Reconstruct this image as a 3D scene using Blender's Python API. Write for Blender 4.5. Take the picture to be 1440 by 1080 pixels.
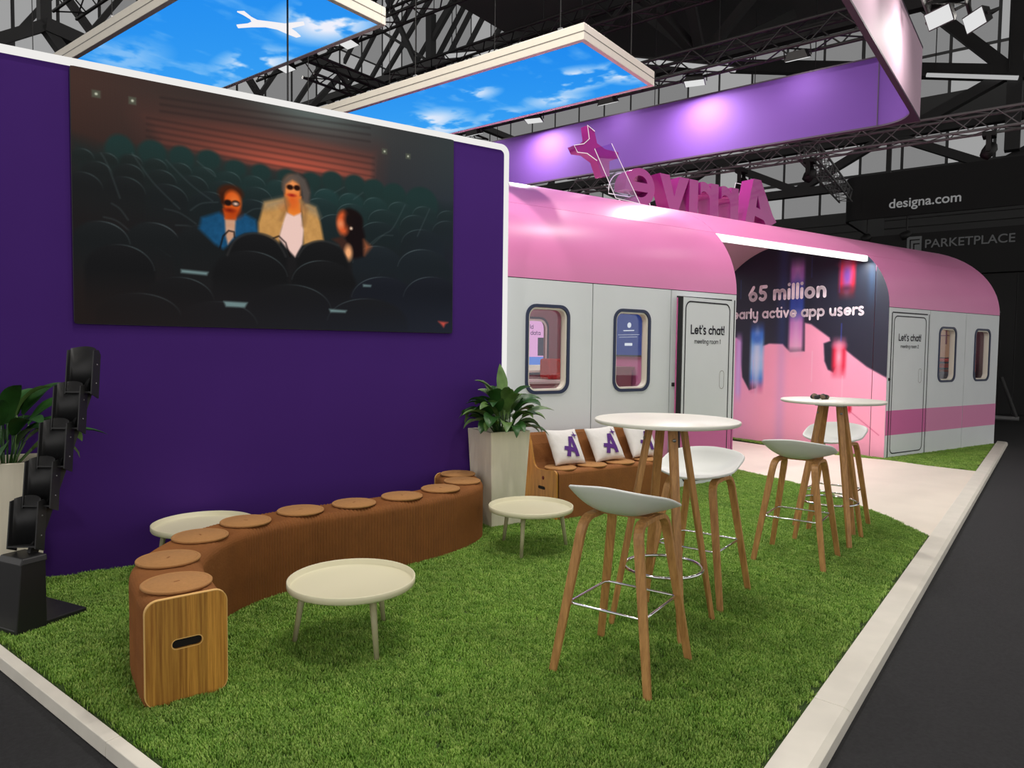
import bpy, bmesh, math, random
import numpy as np
from mathutils import Vector, Matrix, Quaternion
random.seed(7)
S = bpy.context.scene
COL = S.collection
for o in list(bpy.data.objects): bpy.data.objects.remove(o)
PI = math.pi
# ------------------------------------------------------------------ camera
EYE = 1.42
YAW, PITCH, ROLL = 0.912643, 0.0485964, 0.0121628
fw = Vector((math.sin(YAW)*math.cos(PITCH), math.cos(YAW)*math.cos(PITCH), -math.sin(PITCH)))
r0 = Vector((math.cos(YAW), -math.sin(YAW), 0)); u0 = r0.cross(fw)
rt = r0*math.cos(ROLL)+u0*math.sin(ROLL); up = -r0*math.sin(ROLL)+u0*math.cos(ROLL)
cd = bpy.data.cameras.new('camera'); cam = bpy.data.objects.new('camera', cd); COL.objects.link(cam)
cd.sensor_width = 36; cd.lens = 24.766; cd.clip_start = .05; cd.clip_end = 300
M = Matrix(((rt.x, up.x, -fw.x, 0), (rt.y, up.y, -fw.y, 0), (rt.z, up.z, -fw.z, EYE), (0, 0, 0, 1)))
cam.matrix_world = M
S.camera = cam
# ------------------------------------------------------------------ world and exposure
W = bpy.data.worlds.new('world'); S.world = W; W.use_nodes = True
W.node_tree.nodes['Background'].inputs[0].default_value = (1.0, .97, .94, 1)
W.node_tree.nodes['Background'].inputs[1].default_value = 1.0
S.view_settings.view_transform = 'Standard'; S.view_settings.look = 'None'
S.view_settings.exposure = 0.0; S.view_settings.gamma = 1.0; S.view_settings.use_curve_mapping = False
FLOOD = 58.0        # watts of a floodlight on the trusses
# ------------------------------------------------------------------ helpers
def lin(c):
    c = np.asarray(c, float)/255.0
    return np.where(c <= .04045, c/12.92, ((c+.055)/1.055)**2.4)
def rgb(r, g, b):
    l = lin((r, g, b)); return (float(l[0]), float(l[1]), float(l[2]), 1)
MATS = {}
def mat(name, col, rough=.6, metal=0, noise=0, nscale=20, bump=0, bscale=200, stretch=None, emit=0, coat=0, alpha=None, spec=None):
    m = bpy.data.materials.new(name); MATS[name] = m; m.use_nodes = True
    nt = m.node_tree; b = nt.nodes['Principled BSDF']
    b.inputs['Base Color'].default_value = col; b.inputs['Roughness'].default_value = rough; b.inputs['Metallic'].default_value = metal
    if coat: b.inputs['Coat Weight'].default_value = coat
    if spec is not None: b.inputs['Specular IOR Level'].default_value = spec
    if emit:
        b.inputs['Emission Color'].default_value = col; b.inputs['Emission Strength'].default_value = emit
    if noise or bump:
        tc = nt.nodes.new('ShaderNodeTexCoord'); mp = nt.nodes.new('ShaderNodeMapping'); nt.links.new(tc.outputs['Object'], mp.inputs[0])
        if stretch: mp.inputs['Scale'].default_value = stretch
    if noise:
        n = nt.nodes.new('ShaderNodeTexNoise'); n.inputs['Scale'].default_value = nscale; n.inputs['Detail'].default_value = 5
        nt.links.new(mp.outputs[0], n.inputs['Vector'])
        r = nt.nodes.new('ShaderNodeValToRGB'); e = r.color_ramp.elements
        e[0].position = .3; e[1].position = .7
        e[0].color = tuple(c*(1-noise) for c in col[:3])+(1,); e[1].color = tuple(min(1, c*(1+noise)) for c in col[:3])+(1,)
        nt.links.new(n.outputs['Fac'], r.inputs[0]); nt.links.new(r.outputs[0], b.inputs['Base Color'])
    if bump:
        n2 = nt.nodes.new('ShaderNodeTexNoise'); n2.inputs['Scale'].default_value = bscale; n2.inputs['Detail'].default_value = 3
        nt.links.new(mp.outputs[0], n2.inputs['Vector'])
        bp = nt.nodes.new('ShaderNodeBump'); bp.inputs['Strength'].default_value = bump; bp.inputs['Distance'].default_value = .01
        nt.links.new(n2.outputs['Fac'], bp.inputs['Height']); nt.links.new(bp.outputs[0], b.inputs['Normal'])
    return m
def emis(name, col, strength):
    m = bpy.data.materials.new(name); MATS[name] = m; m.use_nodes = True; nt = m.node_tree; nt.nodes.clear()
    o = nt.nodes.new('ShaderNodeOutputMaterial'); e = nt.nodes.new('ShaderNodeEmission')
    e.inputs[0].default_value = col; e.inputs[1].default_value = strength; nt.links.new(e.outputs[0], o.inputs[0]); return m
def glassy(name, col=(1, 1, 1, 1), refl=.08):
    m = bpy.data.materials.new(name); MATS[name] = m; m.use_nodes = True; nt = m.node_tree; nt.nodes.clear()
    o = nt.nodes.new('ShaderNodeOutputMaterial'); t = nt.nodes.new('ShaderNodeBsdfTransparent'); t.inputs[0].default_value = col
    g = nt.nodes.new('ShaderNodeBsdfGlossy'); g.inputs['Roughness'].default_value = .02
    fr = nt.nodes.new('ShaderNodeMixShader'); fr.inputs[0].default_value = refl
    nt.links.new(t.outputs[0], fr.inputs[1]); nt.links.new(g.outputs[0], fr.inputs[2]); nt.links.new(fr.outputs[0], o.inputs[0]); return m
def wood(name, light, dark, scale=(30, 30, 1.2), rough=.45, strips=0):
    m = bpy.data.materials.new(name); MATS[name] = m; m.use_nodes = True; nt = m.node_tree; b = nt.nodes['Principled BSDF']; b.inputs['Roughness'].default_value = rough
    tc = nt.nodes.new('ShaderNodeTexCoord'); mp = nt.nodes.new('ShaderNodeMapping'); mp.inputs['Scale'].default_value = scale
    n = nt.nodes.new('ShaderNodeTexNoise'); n.inputs['Scale'].default_value = 1.6; n.inputs['Detail'].default_value = 6; n.inputs['Roughness'].default_value = .65
    r = nt.nodes.new('ShaderNodeValToRGB'); r.color_ramp.elements[0].position = .32; r.color_ramp.elements[1].position = .62
    r.color_ramp.elements[0].color = dark; r.color_ramp.elements[1].color = light
    nt.links.new(tc.outputs['Object'], mp.inputs[0]); nt.links.new(mp.outputs[0], n.inputs['Vector']); nt.links.new(n.outputs['Fac'], r.inputs[0])
    out = r.outputs[0]
    if strips:
        sx = nt.nodes.new('ShaderNodeSeparateXYZ'); nt.links.new(tc.outputs['Object'], sx.inputs[0])
        mu = nt.nodes.new('ShaderNodeMath'); mu.operation = 'MULTIPLY'; mu.inputs[1].default_value = strips; nt.links.new(sx.outputs[0], mu.inputs[0])
        fl = nt.nodes.new('ShaderNodeMath'); fl.operation = 'FLOOR'; nt.links.new(mu.outputs[0], fl.inputs[0])
        wn = nt.nodes.new('ShaderNodeTexWhiteNoise'); wn.noise_dimensions = '1D'; nt.links.new(fl.outputs[0], wn.inputs['W'])
        hm = nt.nodes.new('ShaderNodeMapRange'); hm.inputs['To Min'].default_value = .72; hm.inputs['To Max'].default_value = 1.1; nt.links.new(wn.outputs['Value'], hm.inputs[0])
        vm = nt.nodes.new('ShaderNodeVectorMath'); vm.operation = 'SCALE'; nt.links.new(out, vm.inputs[0]); nt.links.new(hm.outputs[0], vm.inputs['Scale']); out = vm.outputs[0]
    nt.links.new(out, b.inputs['Base Color']); return m
def painted(name, emit=0, rough=.55):
    m = bpy.data.materials.new(name); MATS[name] = m; m.use_nodes = True; nt = m.node_tree; b = nt.nodes['Principled BSDF']
    a = nt.nodes.new('ShaderNodeAttribute'); a.attribute_name = 'print'
    if emit:
        nt.nodes.remove(b); e = nt.nodes.new('ShaderNodeEmission'); e.inputs[1].default_value = emit
        nt.links.new(a.outputs['Color'], e.inputs[0]); nt.links.new(e.outputs[0], nt.nodes['Material Output'].inputs[0])
    else:
        nt.links.new(a.outputs['Color'], b.inputs['Base Color']); b.inputs['Roughness'].default_value = rough
    return m
# ---- mesh builder
class MB:
    def __init__(s): s.v = []; s.f = []; s.sm = []
    def add(s, vs, fs, smooth=False):
        n = len(s.v); s.v += [tuple(p) for p in vs]; s.f += [tuple(n+i for i in f) for f in fs]; s.sm += [smooth]*len(fs); return s
    def box(s, x0, x1, y0, y1, z0, z1):
        vs = [(x0, y0, z0), (x1, y0, z0), (x1, y1, z0), (x0, y1, z0), (x0, y0, z1), (x1, y0, z1), (x1, y1, z1), (x0, y1, z1)]
        return s.add(vs, [(0, 3, 2, 1), (4, 5, 6, 7), (0, 1, 5, 4), (1, 2, 6, 5), (2, 3, 7, 6), (3, 0, 4, 7)])
    def taper(s, c0, a0, b0, z0, c1, a1, b1, z1):
        vs = []
        for (c, a, b, z) in ((c0, a0, b0, z0), (c1, a1, b1, z1)):
            vs += [(c[0]-a, c[1]-b, z), (c[0]+a, c[1]-b, z), (c[0]+a, c[1]+b, z), (c[0]-a, c[1]+b, z)]
        return s.add(vs, [(0, 3, 2, 1), (4, 5, 6, 7), (0, 1, 5, 4), (1, 2, 6, 5), (2, 3, 7, 6), (3, 0, 4, 7)])
    def prism(s, poly, a, b, axis='z', smooth=False):
        n = len(poly)
        def P(p, h): return {'z': (p[0], p[1], h), 'y': (p[0], h, p[1]), 'x': (h, p[0], p[1])}[axis]
        vs = [P(p, a) for p in poly]+[P(p, b) for p in poly]
        s.add(vs, [tuple(range(n))[::-1], tuple(range(n, 2*n))])
        k = len(s.v)-2*n
        for i in range(n):
            j = (i+1) % n; s.f.append((k+i, k+j, k+n+j, k+n+i)); s.sm.append(smooth)
        return s
    def lathe(s, prof, seg=32, c=(0, 0), smooth=True, closed=False):
        vs = []; fs = []; m = len(prof)
        for i in range(seg):
            a = 2*PI*i/seg
            for (r, z) in prof: vs.append((c[0]+r*math.cos(a), c[1]+r*math.sin(a), z))
        for i in range(seg):
            j = (i+1) % seg
            for k in range(m-1 if not closed else m):
                l = (k+1) % m; fs.append((i*m+k, j*m+k, j*m+l, i*m+l))
        return s.add(vs, fs, smooth)
    def sweep(s, path, sec, closed=False, upv=(0, 0, 1), smooth=True, caps=True, scales=None):
        n = len(path); m = len(sec); vs = []; fs = []
        P = [Vector(p) for p in path]; U = Vector(upv)
        for i in range(n):
            a = P[i-1] if (i > 0 or closed) else P[i]; b = P[(i+1) % n] if (i < n-1 or closed) else P[i]
            t = (b-a).normalized(); x = t.cross(U)
            if x.length < 1e-4: x = t.cross(Vector((1, 0, 0)))
            x.normalize(); y = x.cross(t)
            k = scales[i] if scales else 1
            for (p, q) in sec: vs.append(P[i]+x*p*k+y*q*k)
        for i in range(n if closed else n-1):
            j = (i+1) % n
            for k in range(m):
                l = (k+1) % m; fs.append((i*m+k, i*m+l, j*m+l, j*m+k))
        if caps and not closed: fs += [tuple(range(m))[::-1], tuple(range((n-1)*m, n*m))]
        return s.add(vs, fs, smooth)
    def tube(s, path, r, seg=8, closed=False, scales=None):
        return s.sweep(path, [(r*math.cos(2*PI*i/seg), r*math.sin(2*PI*i/seg)) for i in range(seg)], closed, scales=scales)
    def build(s, name, m, parent=None, off=(0, 0, 0), bevel=0, weld=False):
        me = bpy.data.meshes.new(name)
        v = [(p[0]-off[0], p[1]-off[1], p[2]-off[2]) for p in s.v]
        me.from_pydata(v, [], s.f); me.polygons.foreach_set('use_smooth', s.sm); me.update()
        o = bpy.data.objects.new(name, me); COL.objects.link(o)
        if m: me.materials.append(m)
        bm = bmesh.new(); bm.from_mesh(me)
        if weld: bmesh.ops.remove_doubles(bm, verts=bm.verts, dist=1e-5)
        bmesh.ops.recalc_face_normals(bm, faces=bm.faces); bm.to_mesh(me); bm.free()
        if parent: o.parent = parent
        if bevel:
            b = o.modifiers.new('bevel', 'BEVEL'); b.width = bevel; b.segments = 2; b.limit_method = 'ANGLE'; b.angle_limit = .7
        return o
def tag(o, label=None, cat=None, group=None, kind=None):
    if label: o['label'] = label
    if cat: o['category'] = cat
    if group: o['group'] = group
    if kind: o['kind'] = kind
    return o
def thing(name, loc, rz=0, label=None, cat=None, group=None, kind=None):
    o = bpy.data.objects.new(name, None); COL.objects.link(o); o.empty_display_size = .1
    o.location = loc; o.rotation_euler = (0, 0, rz); return tag(o, label, cat, group, kind)
def copy_tree(o, parent=None):
    c = o.copy(); COL.objects.link(c); c.parent = parent
    for ch in [k for k in bpy.data.objects if k.parent == o]: copy_tree(ch, c)
    return c
WA = -0.3341963
wd = Vector((math.cos(WA), math.sin(WA), 0)); wn = Vector((-math.sin(WA), math.cos(WA), 0))
def WP(s, t, z=0): return wd*s+wn*t+Vector((0, 0, z))
def rrect(x0, x1, z0, z1, r, n=6):
    out = []
    for (cx, cz, a0) in ((x1-r, z0+r, -PI/2), (x1-r, z1-r, 0), (x0+r, z1-r, PI/2), (x0+r, z0+r, PI)):
        for i in range(n+1):
            a = a0+PI/2*i/n; out.append((cx+r*math.cos(a), cz+r*math.sin(a)))
    return out
def resample_ray(poly, c, angs):
    out = []; n = len(poly)
    for a in angs:
        d = (math.cos(a), math.sin(a)); best = None
        for i in range(n):
            p = poly[i]; q = poly[(i+1) % n]; ex, ez = q[0]-p[0], q[1]-p[1]
            den = d[0]*ez-d[1]*ex
            if abs(den) < 1e-12: continue
            wx, wz = p[0]-c[0], p[1]-c[1]
            k = (wx*ez-wz*ex)/den; u = (wx*d[1]-wz*d[0])/den
            if k > 0 and -1e-6 <= u <= 1+1e-6 and (best is None or k < best): best = k
        out.append((c[0]+d[0]*best, c[1]+d[1]*best))
    return out
def holed_panel(mb, outer, hole, y0, y1):
    """plate in the x-z plane between y0 and y1 with a hole, both outlines star-shaped about the hole's centre"""
    c = (sum(p[0] for p in hole)/len(hole), sum(p[1] for p in hole)/len(hole))
    angs = sorted(set([round(math.atan2(p[1]-c[1], p[0]-c[0]), 6) for p in outer]+[round(math.atan2(p[1]-c[1], p[0]-c[0]), 6) for p in hole]))
    O = resample_ray(outer, c, angs); I = resample_ray(hole, c, angs); n = len(angs)
    vs = [(p[0], y0, p[1]) for p in O]+[(p[0], y0, p[1]) for p in I]+[(p[0], y1, p[1]) for p in O]+[(p[0], y1, p[1]) for p in I]
    fs = []
    for i in range(n):
        j = (i+1) % n
        fs += [(i, j, n+j, n+i), (2*n+i, 3*n+i, 3*n+j, 2*n+j), (n+i, n+j, 3*n+j, 3*n+i), (i, 2*n+i, 2*n+j, j)]
    return mb.add(vs, fs)
# ---- unit bars shared by trusses
_unit = {}
def unit_mesh(kind):
    if kind not in _unit:
        b = MB()
        if kind == 'round': b.prism([(math.cos(2*PI*i/7), math.sin(2*PI*i/7)) for i in range(7)], 0, 1, 'z', True)
        else: b.box(-1, 1, -1, 1, 0, 1)
        o = b.build('bar', None); _unit[kind] = o.data; bpy.data.objects.remove(o)
    return _unit[kind]
_barmesh = {}
def bar(name, p, q, r, m, parent=None, kind='round', r2=None):
    key = (kind, m.name)
    if key not in _barmesh:
        me = unit_mesh(kind).copy(); me.materials.append(m); _barmesh[key] = me
    o = bpy.data.objects.new(name, _barmesh[key]); COL.objects.link(o)
    p = Vector(p); q = Vector(q); d = q-p
    if parent: o.parent = parent
    o.location = p; o.rotation_mode = 'QUATERNION'; o.rotation_quaternion = d.to_track_quat('Z', 'Y'); o.scale = (r, r2 or r, d.length)
    return o
# ---- stroke lettering (round geometric hand)
def arc(cx, cy, rx, ry, a0, a1, n=14):
    return [(cx+rx*math.cos(math.radians(a0+(a1-a0)*i/n)), cy+ry*math.sin(math.radians(a0+(a1-a0)*i/n))) for i in range(n+1)]
def glyph(ch, w):
    R = .5-w; AS = 1.42; k = 1-w
    C_ = arc(.5, .5, R, R, 0, 360, 24)
    if ch == 'a': return [C_, [(k, w), (k, k)]], 1.0
    if ch == 'c': return [arc(.5, .5, R, R, 48, 312, 18)], .86
    if ch == 'd': return [C_, [(k, w), (k, AS-w)]], 1.0
    if ch == 'e': return [arc(.5, .5, R, R, 0, 318, 20), [(w, .5), (k, .5)]], .98
    if ch == 'g': return [C_, [(k, k), (k, -.1)]+arc(.5, -.08, R, .34, 0, -140, 8)], 1.0
    if ch == 'h': return [[(w, w), (w, AS-w)], arc(.45, .5, .45-w, R, 180, 0)+[(.9-w, w)]], .9
    if ch == 'n': return [[(w, w), (w, k)], arc(.45, .5, .45-w, R, 180, 0)+[(.9-w, w)]], .9
    if ch == 'u': return [[(.9-w, w), (.9-w, k)], arc(.45, .5, .45-w, R, 360, 180)+[(w, k)]], .9
    if ch == 'y': return [[(w, k)]+arc(.45, .5, .45-w, R, 180, 360), [(.9-w, k), (.9-w, -.05)]+arc(.45, -.05, .45-w, .36, 0, -130, 8)], .9
    if ch == 'm': return [[(w, w), (w, k)], arc(.41, .55, .41-w, .45-w, 180, 0)+[(.82-w, w)], arc(1.23-2*w, .55, .41-w, .45-w, 180, 0)+[(1.64-3*w, w)]], 1.64-2*w
    if ch == 'i': return [[(w, w), (w, k)], [(w, 1.3), (w, 1.301)]], 2*w
    if ch == 'l': return [[(w, w), (w, AS-w)]], 2*w
    if ch == 'o': return [C_], 1.0
    if ch == 'p': return [C_, [(w, k), (w, -.42+w)]], 1.0
    if ch == 'r': return [[(w, w), (w, k)], arc(.45, .5, .45-w, R, 180, 68)], .6
    if ch == 's': return [arc(.36, .73, .3-w*.6, .27-w*.5, 40, 250, 10)+arc(.36, .27, .32-w*.6, .27-w*.5, 80, -140, 10)], .72
    if ch == 't': return [[(.26, 1.36-w), (.26, .32)]+arc(.5, .32, .24, .32-w, 180, 280, 6), [(w*.6, k), (.58, k)]], .62
    if ch == 'v': return [[(w, k), (.45, w), (.9-w, k)]], .9
    if ch == 'L': return [[(w, AS-w), (w, w), (.75, w)]], .78
    if ch == "'": return [[(w, AS-w), (w, 1.12)]], 2*w
    if ch == '!': return [[(w, AS-w), (w, .42)], [(w, w), (w, w+.001)]], 2*w
    if ch == '6': return [arc(.47, .45, .47-w, .45-w, 0, 360, 22), [(.09, .62), (.5, AS-w)]], .94
    if ch == '5': return [[(.78, AS-w), (.24, AS-w), (.19, .84)]+arc(.42, .47, .47-w, .47-w, 118, -140, 16)], .9
    if ch == '1': return [[(.05, 1.15), (.3, AS-w), (.3, w)]], .42
    if ch == '2': return [arc(.42, 1.0, .42-w, .42-w, 160, -35, 12)+[(w, w), (.84, w)]], .86
    return [], .42
def letter_parts(txt, xh, w, space, name, m, parent, loc, rot=(0, 0, 0)):
    """one part for each letter of a line; returns the line's width"""
    x = 0; out = []
    for ch in txt:
        if ch == ' ': x += .5; continue
        b, wd_ = stroke_text(ch, xh, w, 0, space); b.v = [(p[0]+x*xh, p[1], p[2]) for p in b.v]
        out.append(b.build(name, m, parent)); x += wd_/xh+space
    for o in out: o.location = loc; o.rotation_euler = rot
    return out, (x-space)*xh
def stroke_text(txt, xh, w, y_off=0, space=.16):
    """list of quads / discs in the x-z plane; returns builder and width"""
    mb = MB(); x = 0
    def disc(px, pz):
        mb.add([(px+w*xh*math.cos(2*PI*i/12), y_off, pz+w*xh*math.sin(2*PI*i/12)) for i in range(12)], [tuple(range(12))])
    for ch in txt:
        if ch == ' ': x += .5; continue
        strokes, adv = glyph(ch, w)
        for st in strokes:
            pts = [((x+p[0])*xh, p[1]*xh) for p in st]
            for i in range(len(pts)-1):
                (ax, az), (bx, bz) = pts[i], pts[i+1]; l = math.hypot(bx-ax, bz-az) or 1e-9
                nx, nz = -(bz-az)/l*w*xh, (bx-ax)/l*w*xh
                mb.add([(ax+nx, y_off, az+nz), (bx+nx, y_off, bz+nz), (bx-nx, y_off, bz-nz), (ax-nx, y_off, az-nz)], [(0, 1, 2, 3)])
            for p in (pts if len(pts) < 40 else pts): disc(*p)
        x += adv+space
    return mb, (x-space)*xh
def font_mesh(txt, size, extrude=.004, align='LEFT', bold=0):
    cu = bpy.data.curves.new('t', 'FONT'); cu.body = txt; cu.size = size; cu.extrude = extrude; cu.align_x = align; cu.offset = bold
    o = bpy.data.objects.new('t', cu); COL.objects.link(o); dg = bpy.context.evaluated_depsgraph_get()
    me = bpy.data.meshes.new_from_object(o.evaluated_get(dg)); bpy.data.objects.remove(o); return me
def outline_mesh(loops, depth, bevel=0):
    cu = bpy.data.curves.new('o', 'CURVE'); cu.dimensions = '2D'; cu.fill_mode = 'BOTH'; cu.extrude = depth/2; cu.bevel_depth = bevel
    for lp in loops:
        sp = cu.splines.new('POLY'); sp.points.add(len(lp)-1); sp.use_cyclic_u = True
        for i, p in enumerate(lp): sp.points[i].co = (p[0], p[1], 0, 1)
    o = bpy.data.objects.new('o', cu); COL.objects.link(o); dg = bpy.context.evaluated_depsgraph_get()
    me = bpy.data.meshes.new_from_object(o.evaluated_get(dg)); bpy.data.objects.remove(o); return me
def mesh_obj(name, me, m, parent=None, loc=(0, 0, 0), rot=(0, 0, 0)):
    me.materials.clear(); me.materials.append(m)
    o = bpy.data.objects.new(name, me); COL.objects.link(o)
    if parent: o.parent = parent
    o.location = loc; o.rotation_euler = rot; return o
# ---- printed pictures: colours laid on a fine grid
class Canvas:
    def __init__(s, U, V): s.U = U; s.V = V; s.img = np.zeros(U.shape+(3,))
    def blend(s, m, col):
        c = np.asarray(col, float)/255; s.img = s.img*(1-m[..., None])+c*m[..., None]
    def sdf(s, pts):
        d = np.full(s.U.shape, 1e9); ins = np.zeros(s.U.shape, bool); n = len(pts)
        for i in range(n):
            ax, ay = pts[i]; bx, by = pts[(i+1) % n]; ex, ey = bx-ax, by-ay
            k = np.clip(((s.U-ax)*ex+(s.V-ay)*ey)/(ex*ex+ey*ey+1e-12), 0, 1)
            d = np.minimum(d, np.hypot(s.U-ax-k*ex, s.V-ay-k*ey))
            if ey != 0:
                c = ((ay > s.V) != (by > s.V)) & (s.U < ex*(s.V-ay)/ey+ax); ins ^= c
        return np.where(ins, -d, d)
    def soft(s, d, w): return np.clip(.5-d/max(w, 1e-4)/2, 0, 1)
    def poly(s, pts, col, w=.006, a=1): s.blend(s.soft(s.sdf(pts), w)*a, col)
    def ell(s, cx, cy, rx, ry, col, w=.006, a=1):
        d = (np.hypot((s.U-cx)/rx, (s.V-cy)/ry)-1)*min(rx, ry); s.blend(s.soft(d, w)*a, col)
    def line(s, pts, th, col, w=.005, a=1):
        d = np.full(s.U.shape, 1e9)
        for i in range(len(pts)-1):
            ax, ay = pts[i]; bx, by = pts[i+1]; ex, ey = bx-ax, by-ay
            k = np.clip(((s.U-ax)*ex+(s.V-ay)*ey)/(ex*ex+ey*ey+1e-12), 0, 1)
            d = np.minimum(d, np.hypot(s.U-ax-k*ex, s.V-ay-k*ey))
        s.blend(s.soft(d-th/2, w)*a, col)
def fbm(shape, cells, seed, octs=4):
    rng = np.random.default_rng(seed); out = np.zeros(shape); amp = 1; tot = 0
    for o in range(octs):
        cx, cy = max(1, int(cells[0]*2**o)), max(1, int(cells[1]*2**o)); g = rng.random((cy+2, cx+2))
        y = np.linspace(0, cy, shape[0])[:, None]; x = np.linspace(0, cx, shape[1])[None, :]
        yi = y.astype(int); xi = x.astype(int); fy = y-yi; fx = x-xi; fy = fy*fy*(3-2*fy); fx = fx*fx*(3-2*fx)
        v = g[yi, xi]*(1-fy)*(1-fx)+g[yi+1, xi]*fy*(1-fx)+g[yi, xi+1]*(1-fy)*fx+g[yi+1, xi+1]*fy*fx
        out += v*amp; tot += amp; amp *= .5
    return out/tot
def print_mesh(name, X, Y, Z, img, m, parent=None):
    H_, W_ = X.shape; me = bpy.data.meshes.new(name)
    co = np.stack([X, Y, Z], -1).reshape(-1, 3).astype(np.float32); idx = np.arange(H_*W_).reshape(H_, W_)
    q = np.stack([idx[:-1, :-1], idx[:-1, 1:], idx[1:, 1:], idx[1:, :-1]], -1).reshape(-1)
    nf = len(q)//4; me.vertices.add(len(co)); me.vertices.foreach_set('co', co.ravel())
    me.loops.add(len(q)); me.loops.foreach_set('vertex_index', q.astype(np.int32))
    me.polygons.add(nf); me.polygons.foreach_set('loop_start', np.arange(0, len(q), 4, dtype=np.int32))
    me.update(calc_edges=True); me.validate()
    at = me.attributes.new('print', 'FLOAT_COLOR', 'POINT')
    c = np.clip(img, 0, 1).reshape(-1, 3); l = np.where(c <= .04045, c/12.92, ((c+.055)/1.055)**2.4)
    at.data.foreach_set('color', np.concatenate([l, np.ones((len(l), 1))], 1).astype(np.float32).ravel())
    me.materials.append(m); o = bpy.data.objects.new(name, me); COL.objects.link(o)
    if parent: o.parent = parent
    return o
# ------------------------------------------------------------------ materials
m_aisle = mat('aisle_carpet', rgb(37, 37, 39), .95, noise=.25, nscale=60, bump=.4, bscale=300)
m_soil = mat('turf_backing', rgb(52, 74, 26), .95, noise=.2, nscale=8)
m_path = mat('path_vinyl', rgb(240, 230, 214), .55, noise=.03, nscale=3)
m_kerb = mat('kerb_white', rgb(234, 229, 216), .45, noise=.05, nscale=6)
m_kerbside = mat('kerb_side', rgb(150, 145, 140), .6)
m_purple = mat('wall_purple', rgb(70, 37, 116), .85, noise=.03, nscale=2, spec=.12)
m_whiteglow = emis('light_edge_white', (1, .98, .95, 1), .86)
m_black = mat('black_plastic', rgb(20, 20, 21), .5)
m_rack = mat('rack_black', rgb(30, 30, 31), .45)
m_screen = painted('screen_picture', emit=1.0)
m_print = painted('mural_print', rough=.5)
m_skyprint = painted('sky_print', emit=1.0)
m_alu = mat('frame_cream', rgb(246, 238, 222), .4, noise=.02)
m_grayalu = mat('groove_grey', rgb(120, 115, 105), .5)
m_carwall = mat('carriage_grey', rgb(226, 231, 233), .42, noise=.015, nscale=3)
m_pink = mat('carriage_pink', rgb(234, 136, 190), .32, noise=.02, nscale=2)
m_mag = mat('stripe_magenta', rgb(216, 106, 168), .45)
m_mag2 = mat('stripe_mauve', rgb(222, 138, 182), .45)
m_line = mat('line_black', rgb(22, 22, 30), .6)
m_navy = mat('gasket_navy', rgb(34, 46, 78), .4)
m_cream = mat('reveal_cream', rgb(240, 234, 218), .5)
m_glass = glassy('window_glass', (.94, .95, .97, 1), .07)
m_ink = mat('lettering_ink', rgb(28, 24, 42), .6)
m_whiteink = mat('lettering_white', rgb(255, 246, 250), .6)
m_mauve = mat('interior_mauve', rgb(150, 92, 106), .8)
m_red = mat('interior_red', rgb(190, 32, 32), .7)
m_cab = mat('interior_cabinet', rgb(190, 150, 146), .7)
m_bluedisp = emis('display_blue', rgb(16, 52, 128), .9)
m_whitedisp = emis('display_white', rgb(235, 240, 245), .9)
m_kraft = mat('kraft_brown', rgb(140, 86, 38), .85, noise=.1, nscale=9, bump=.2, bscale=80)
m_felt = mat('felt_tan', rgb(178, 128, 76), .95, noise=.06, nscale=60, bump=.3, bscale=400)
m_bamboo = wood('bamboo_panel', rgb(220, 158, 68), rgb(164, 102, 36), scale=(70, 70, 1.8), strips=26)
m_bambooedge = mat('bamboo_edge', rgb(232, 184, 112), .5)
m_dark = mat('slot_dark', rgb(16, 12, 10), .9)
m_tray = mat('tray_cream', rgb(222, 216, 184), .4)
m_trayleg = mat('trayleg_cream', rgb(180, 174, 138), .5, noise=.05, nscale=20)
m_oak = wood('oak_leg', rgb(202, 150, 90), rgb(162, 112, 62), scale=(40, 40, 2.5), rough=.45)
m_shell = mat('seat_shell', rgb(226, 228, 224), .42)
m_top = mat('table_white', rgb(238, 236, 224), .35)
m_chrome = mat('chrome', (.8, .8, .82, 1), .12, metal=1)
m_steel = mat('steel_bolt', (.35, .35, .36, 1), .4, metal=1)
m_planter = mat('planter_beige', rgb(238, 230, 208), .65, noise=.05, nscale=4, stretch=(6, 6, .6))
m_earth = mat('potting_soil', rgb(60, 44, 26), 1, noise=.4, nscale=40, bump=1, bscale=60)
m_moss = mat('moss', rgb(120, 110, 40), 1, noise=.3, nscale=40, bump=1, bscale=90)
m_leaf = mat('leaf_green', rgb(44, 84, 34), .38, noise=.35, nscale=10)
m_leaf2 = mat('leaf_light', rgb(92, 124, 62), .4, noise=.3, nscale=12)
m_stem = mat('leaf_stem', rgb(70, 104, 44), .6)
m_cushion = mat('cushion_white', rgb(232, 228, 224), .9, noise=.03, nscale=12, bump=.25, bscale=30)
m_logo = mat('logo_purple', rgb(84, 36, 124), .8)
m_fasin = mat('fascia_violet', rgb(102, 60, 150), .75)
m_fasout = mat('fascia_pink', rgb(232, 196, 218), .65)
m_fasedge = mat('fascia_edge', rgb(70, 56, 76), .6)
m_sign = mat('sign_magenta', rgb(150, 40, 126), .25, coat=.4)
m_neon = emis('sign_edge', rgb(255, 236, 246), .9)
m_acryl = glassy('acrylic', (.9, .82, .98, 1), .06)
m_hallsteel = mat('hall_steel', rgb(56, 56, 56), .7)
m_truss = mat('truss_black', rgb(18, 18, 18), .6)
m_alutruss = mat('truss_aluminium', rgb(125, 125, 125), .5)
m_pane = emis('hall_pane', rgb(128, 128, 128), 1.0)
m_pane2 = emis('hall_pane_bright', rgb(158, 158, 158), 1.0)
m_roof = mat('hall_roof_deck', rgb(110, 110, 110), .9)
m_booth = mat('booth_black', rgb(20, 20, 20), .7)
m_booth2 = mat('booth_black_panel', rgb(27, 27, 27), .7)
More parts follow.
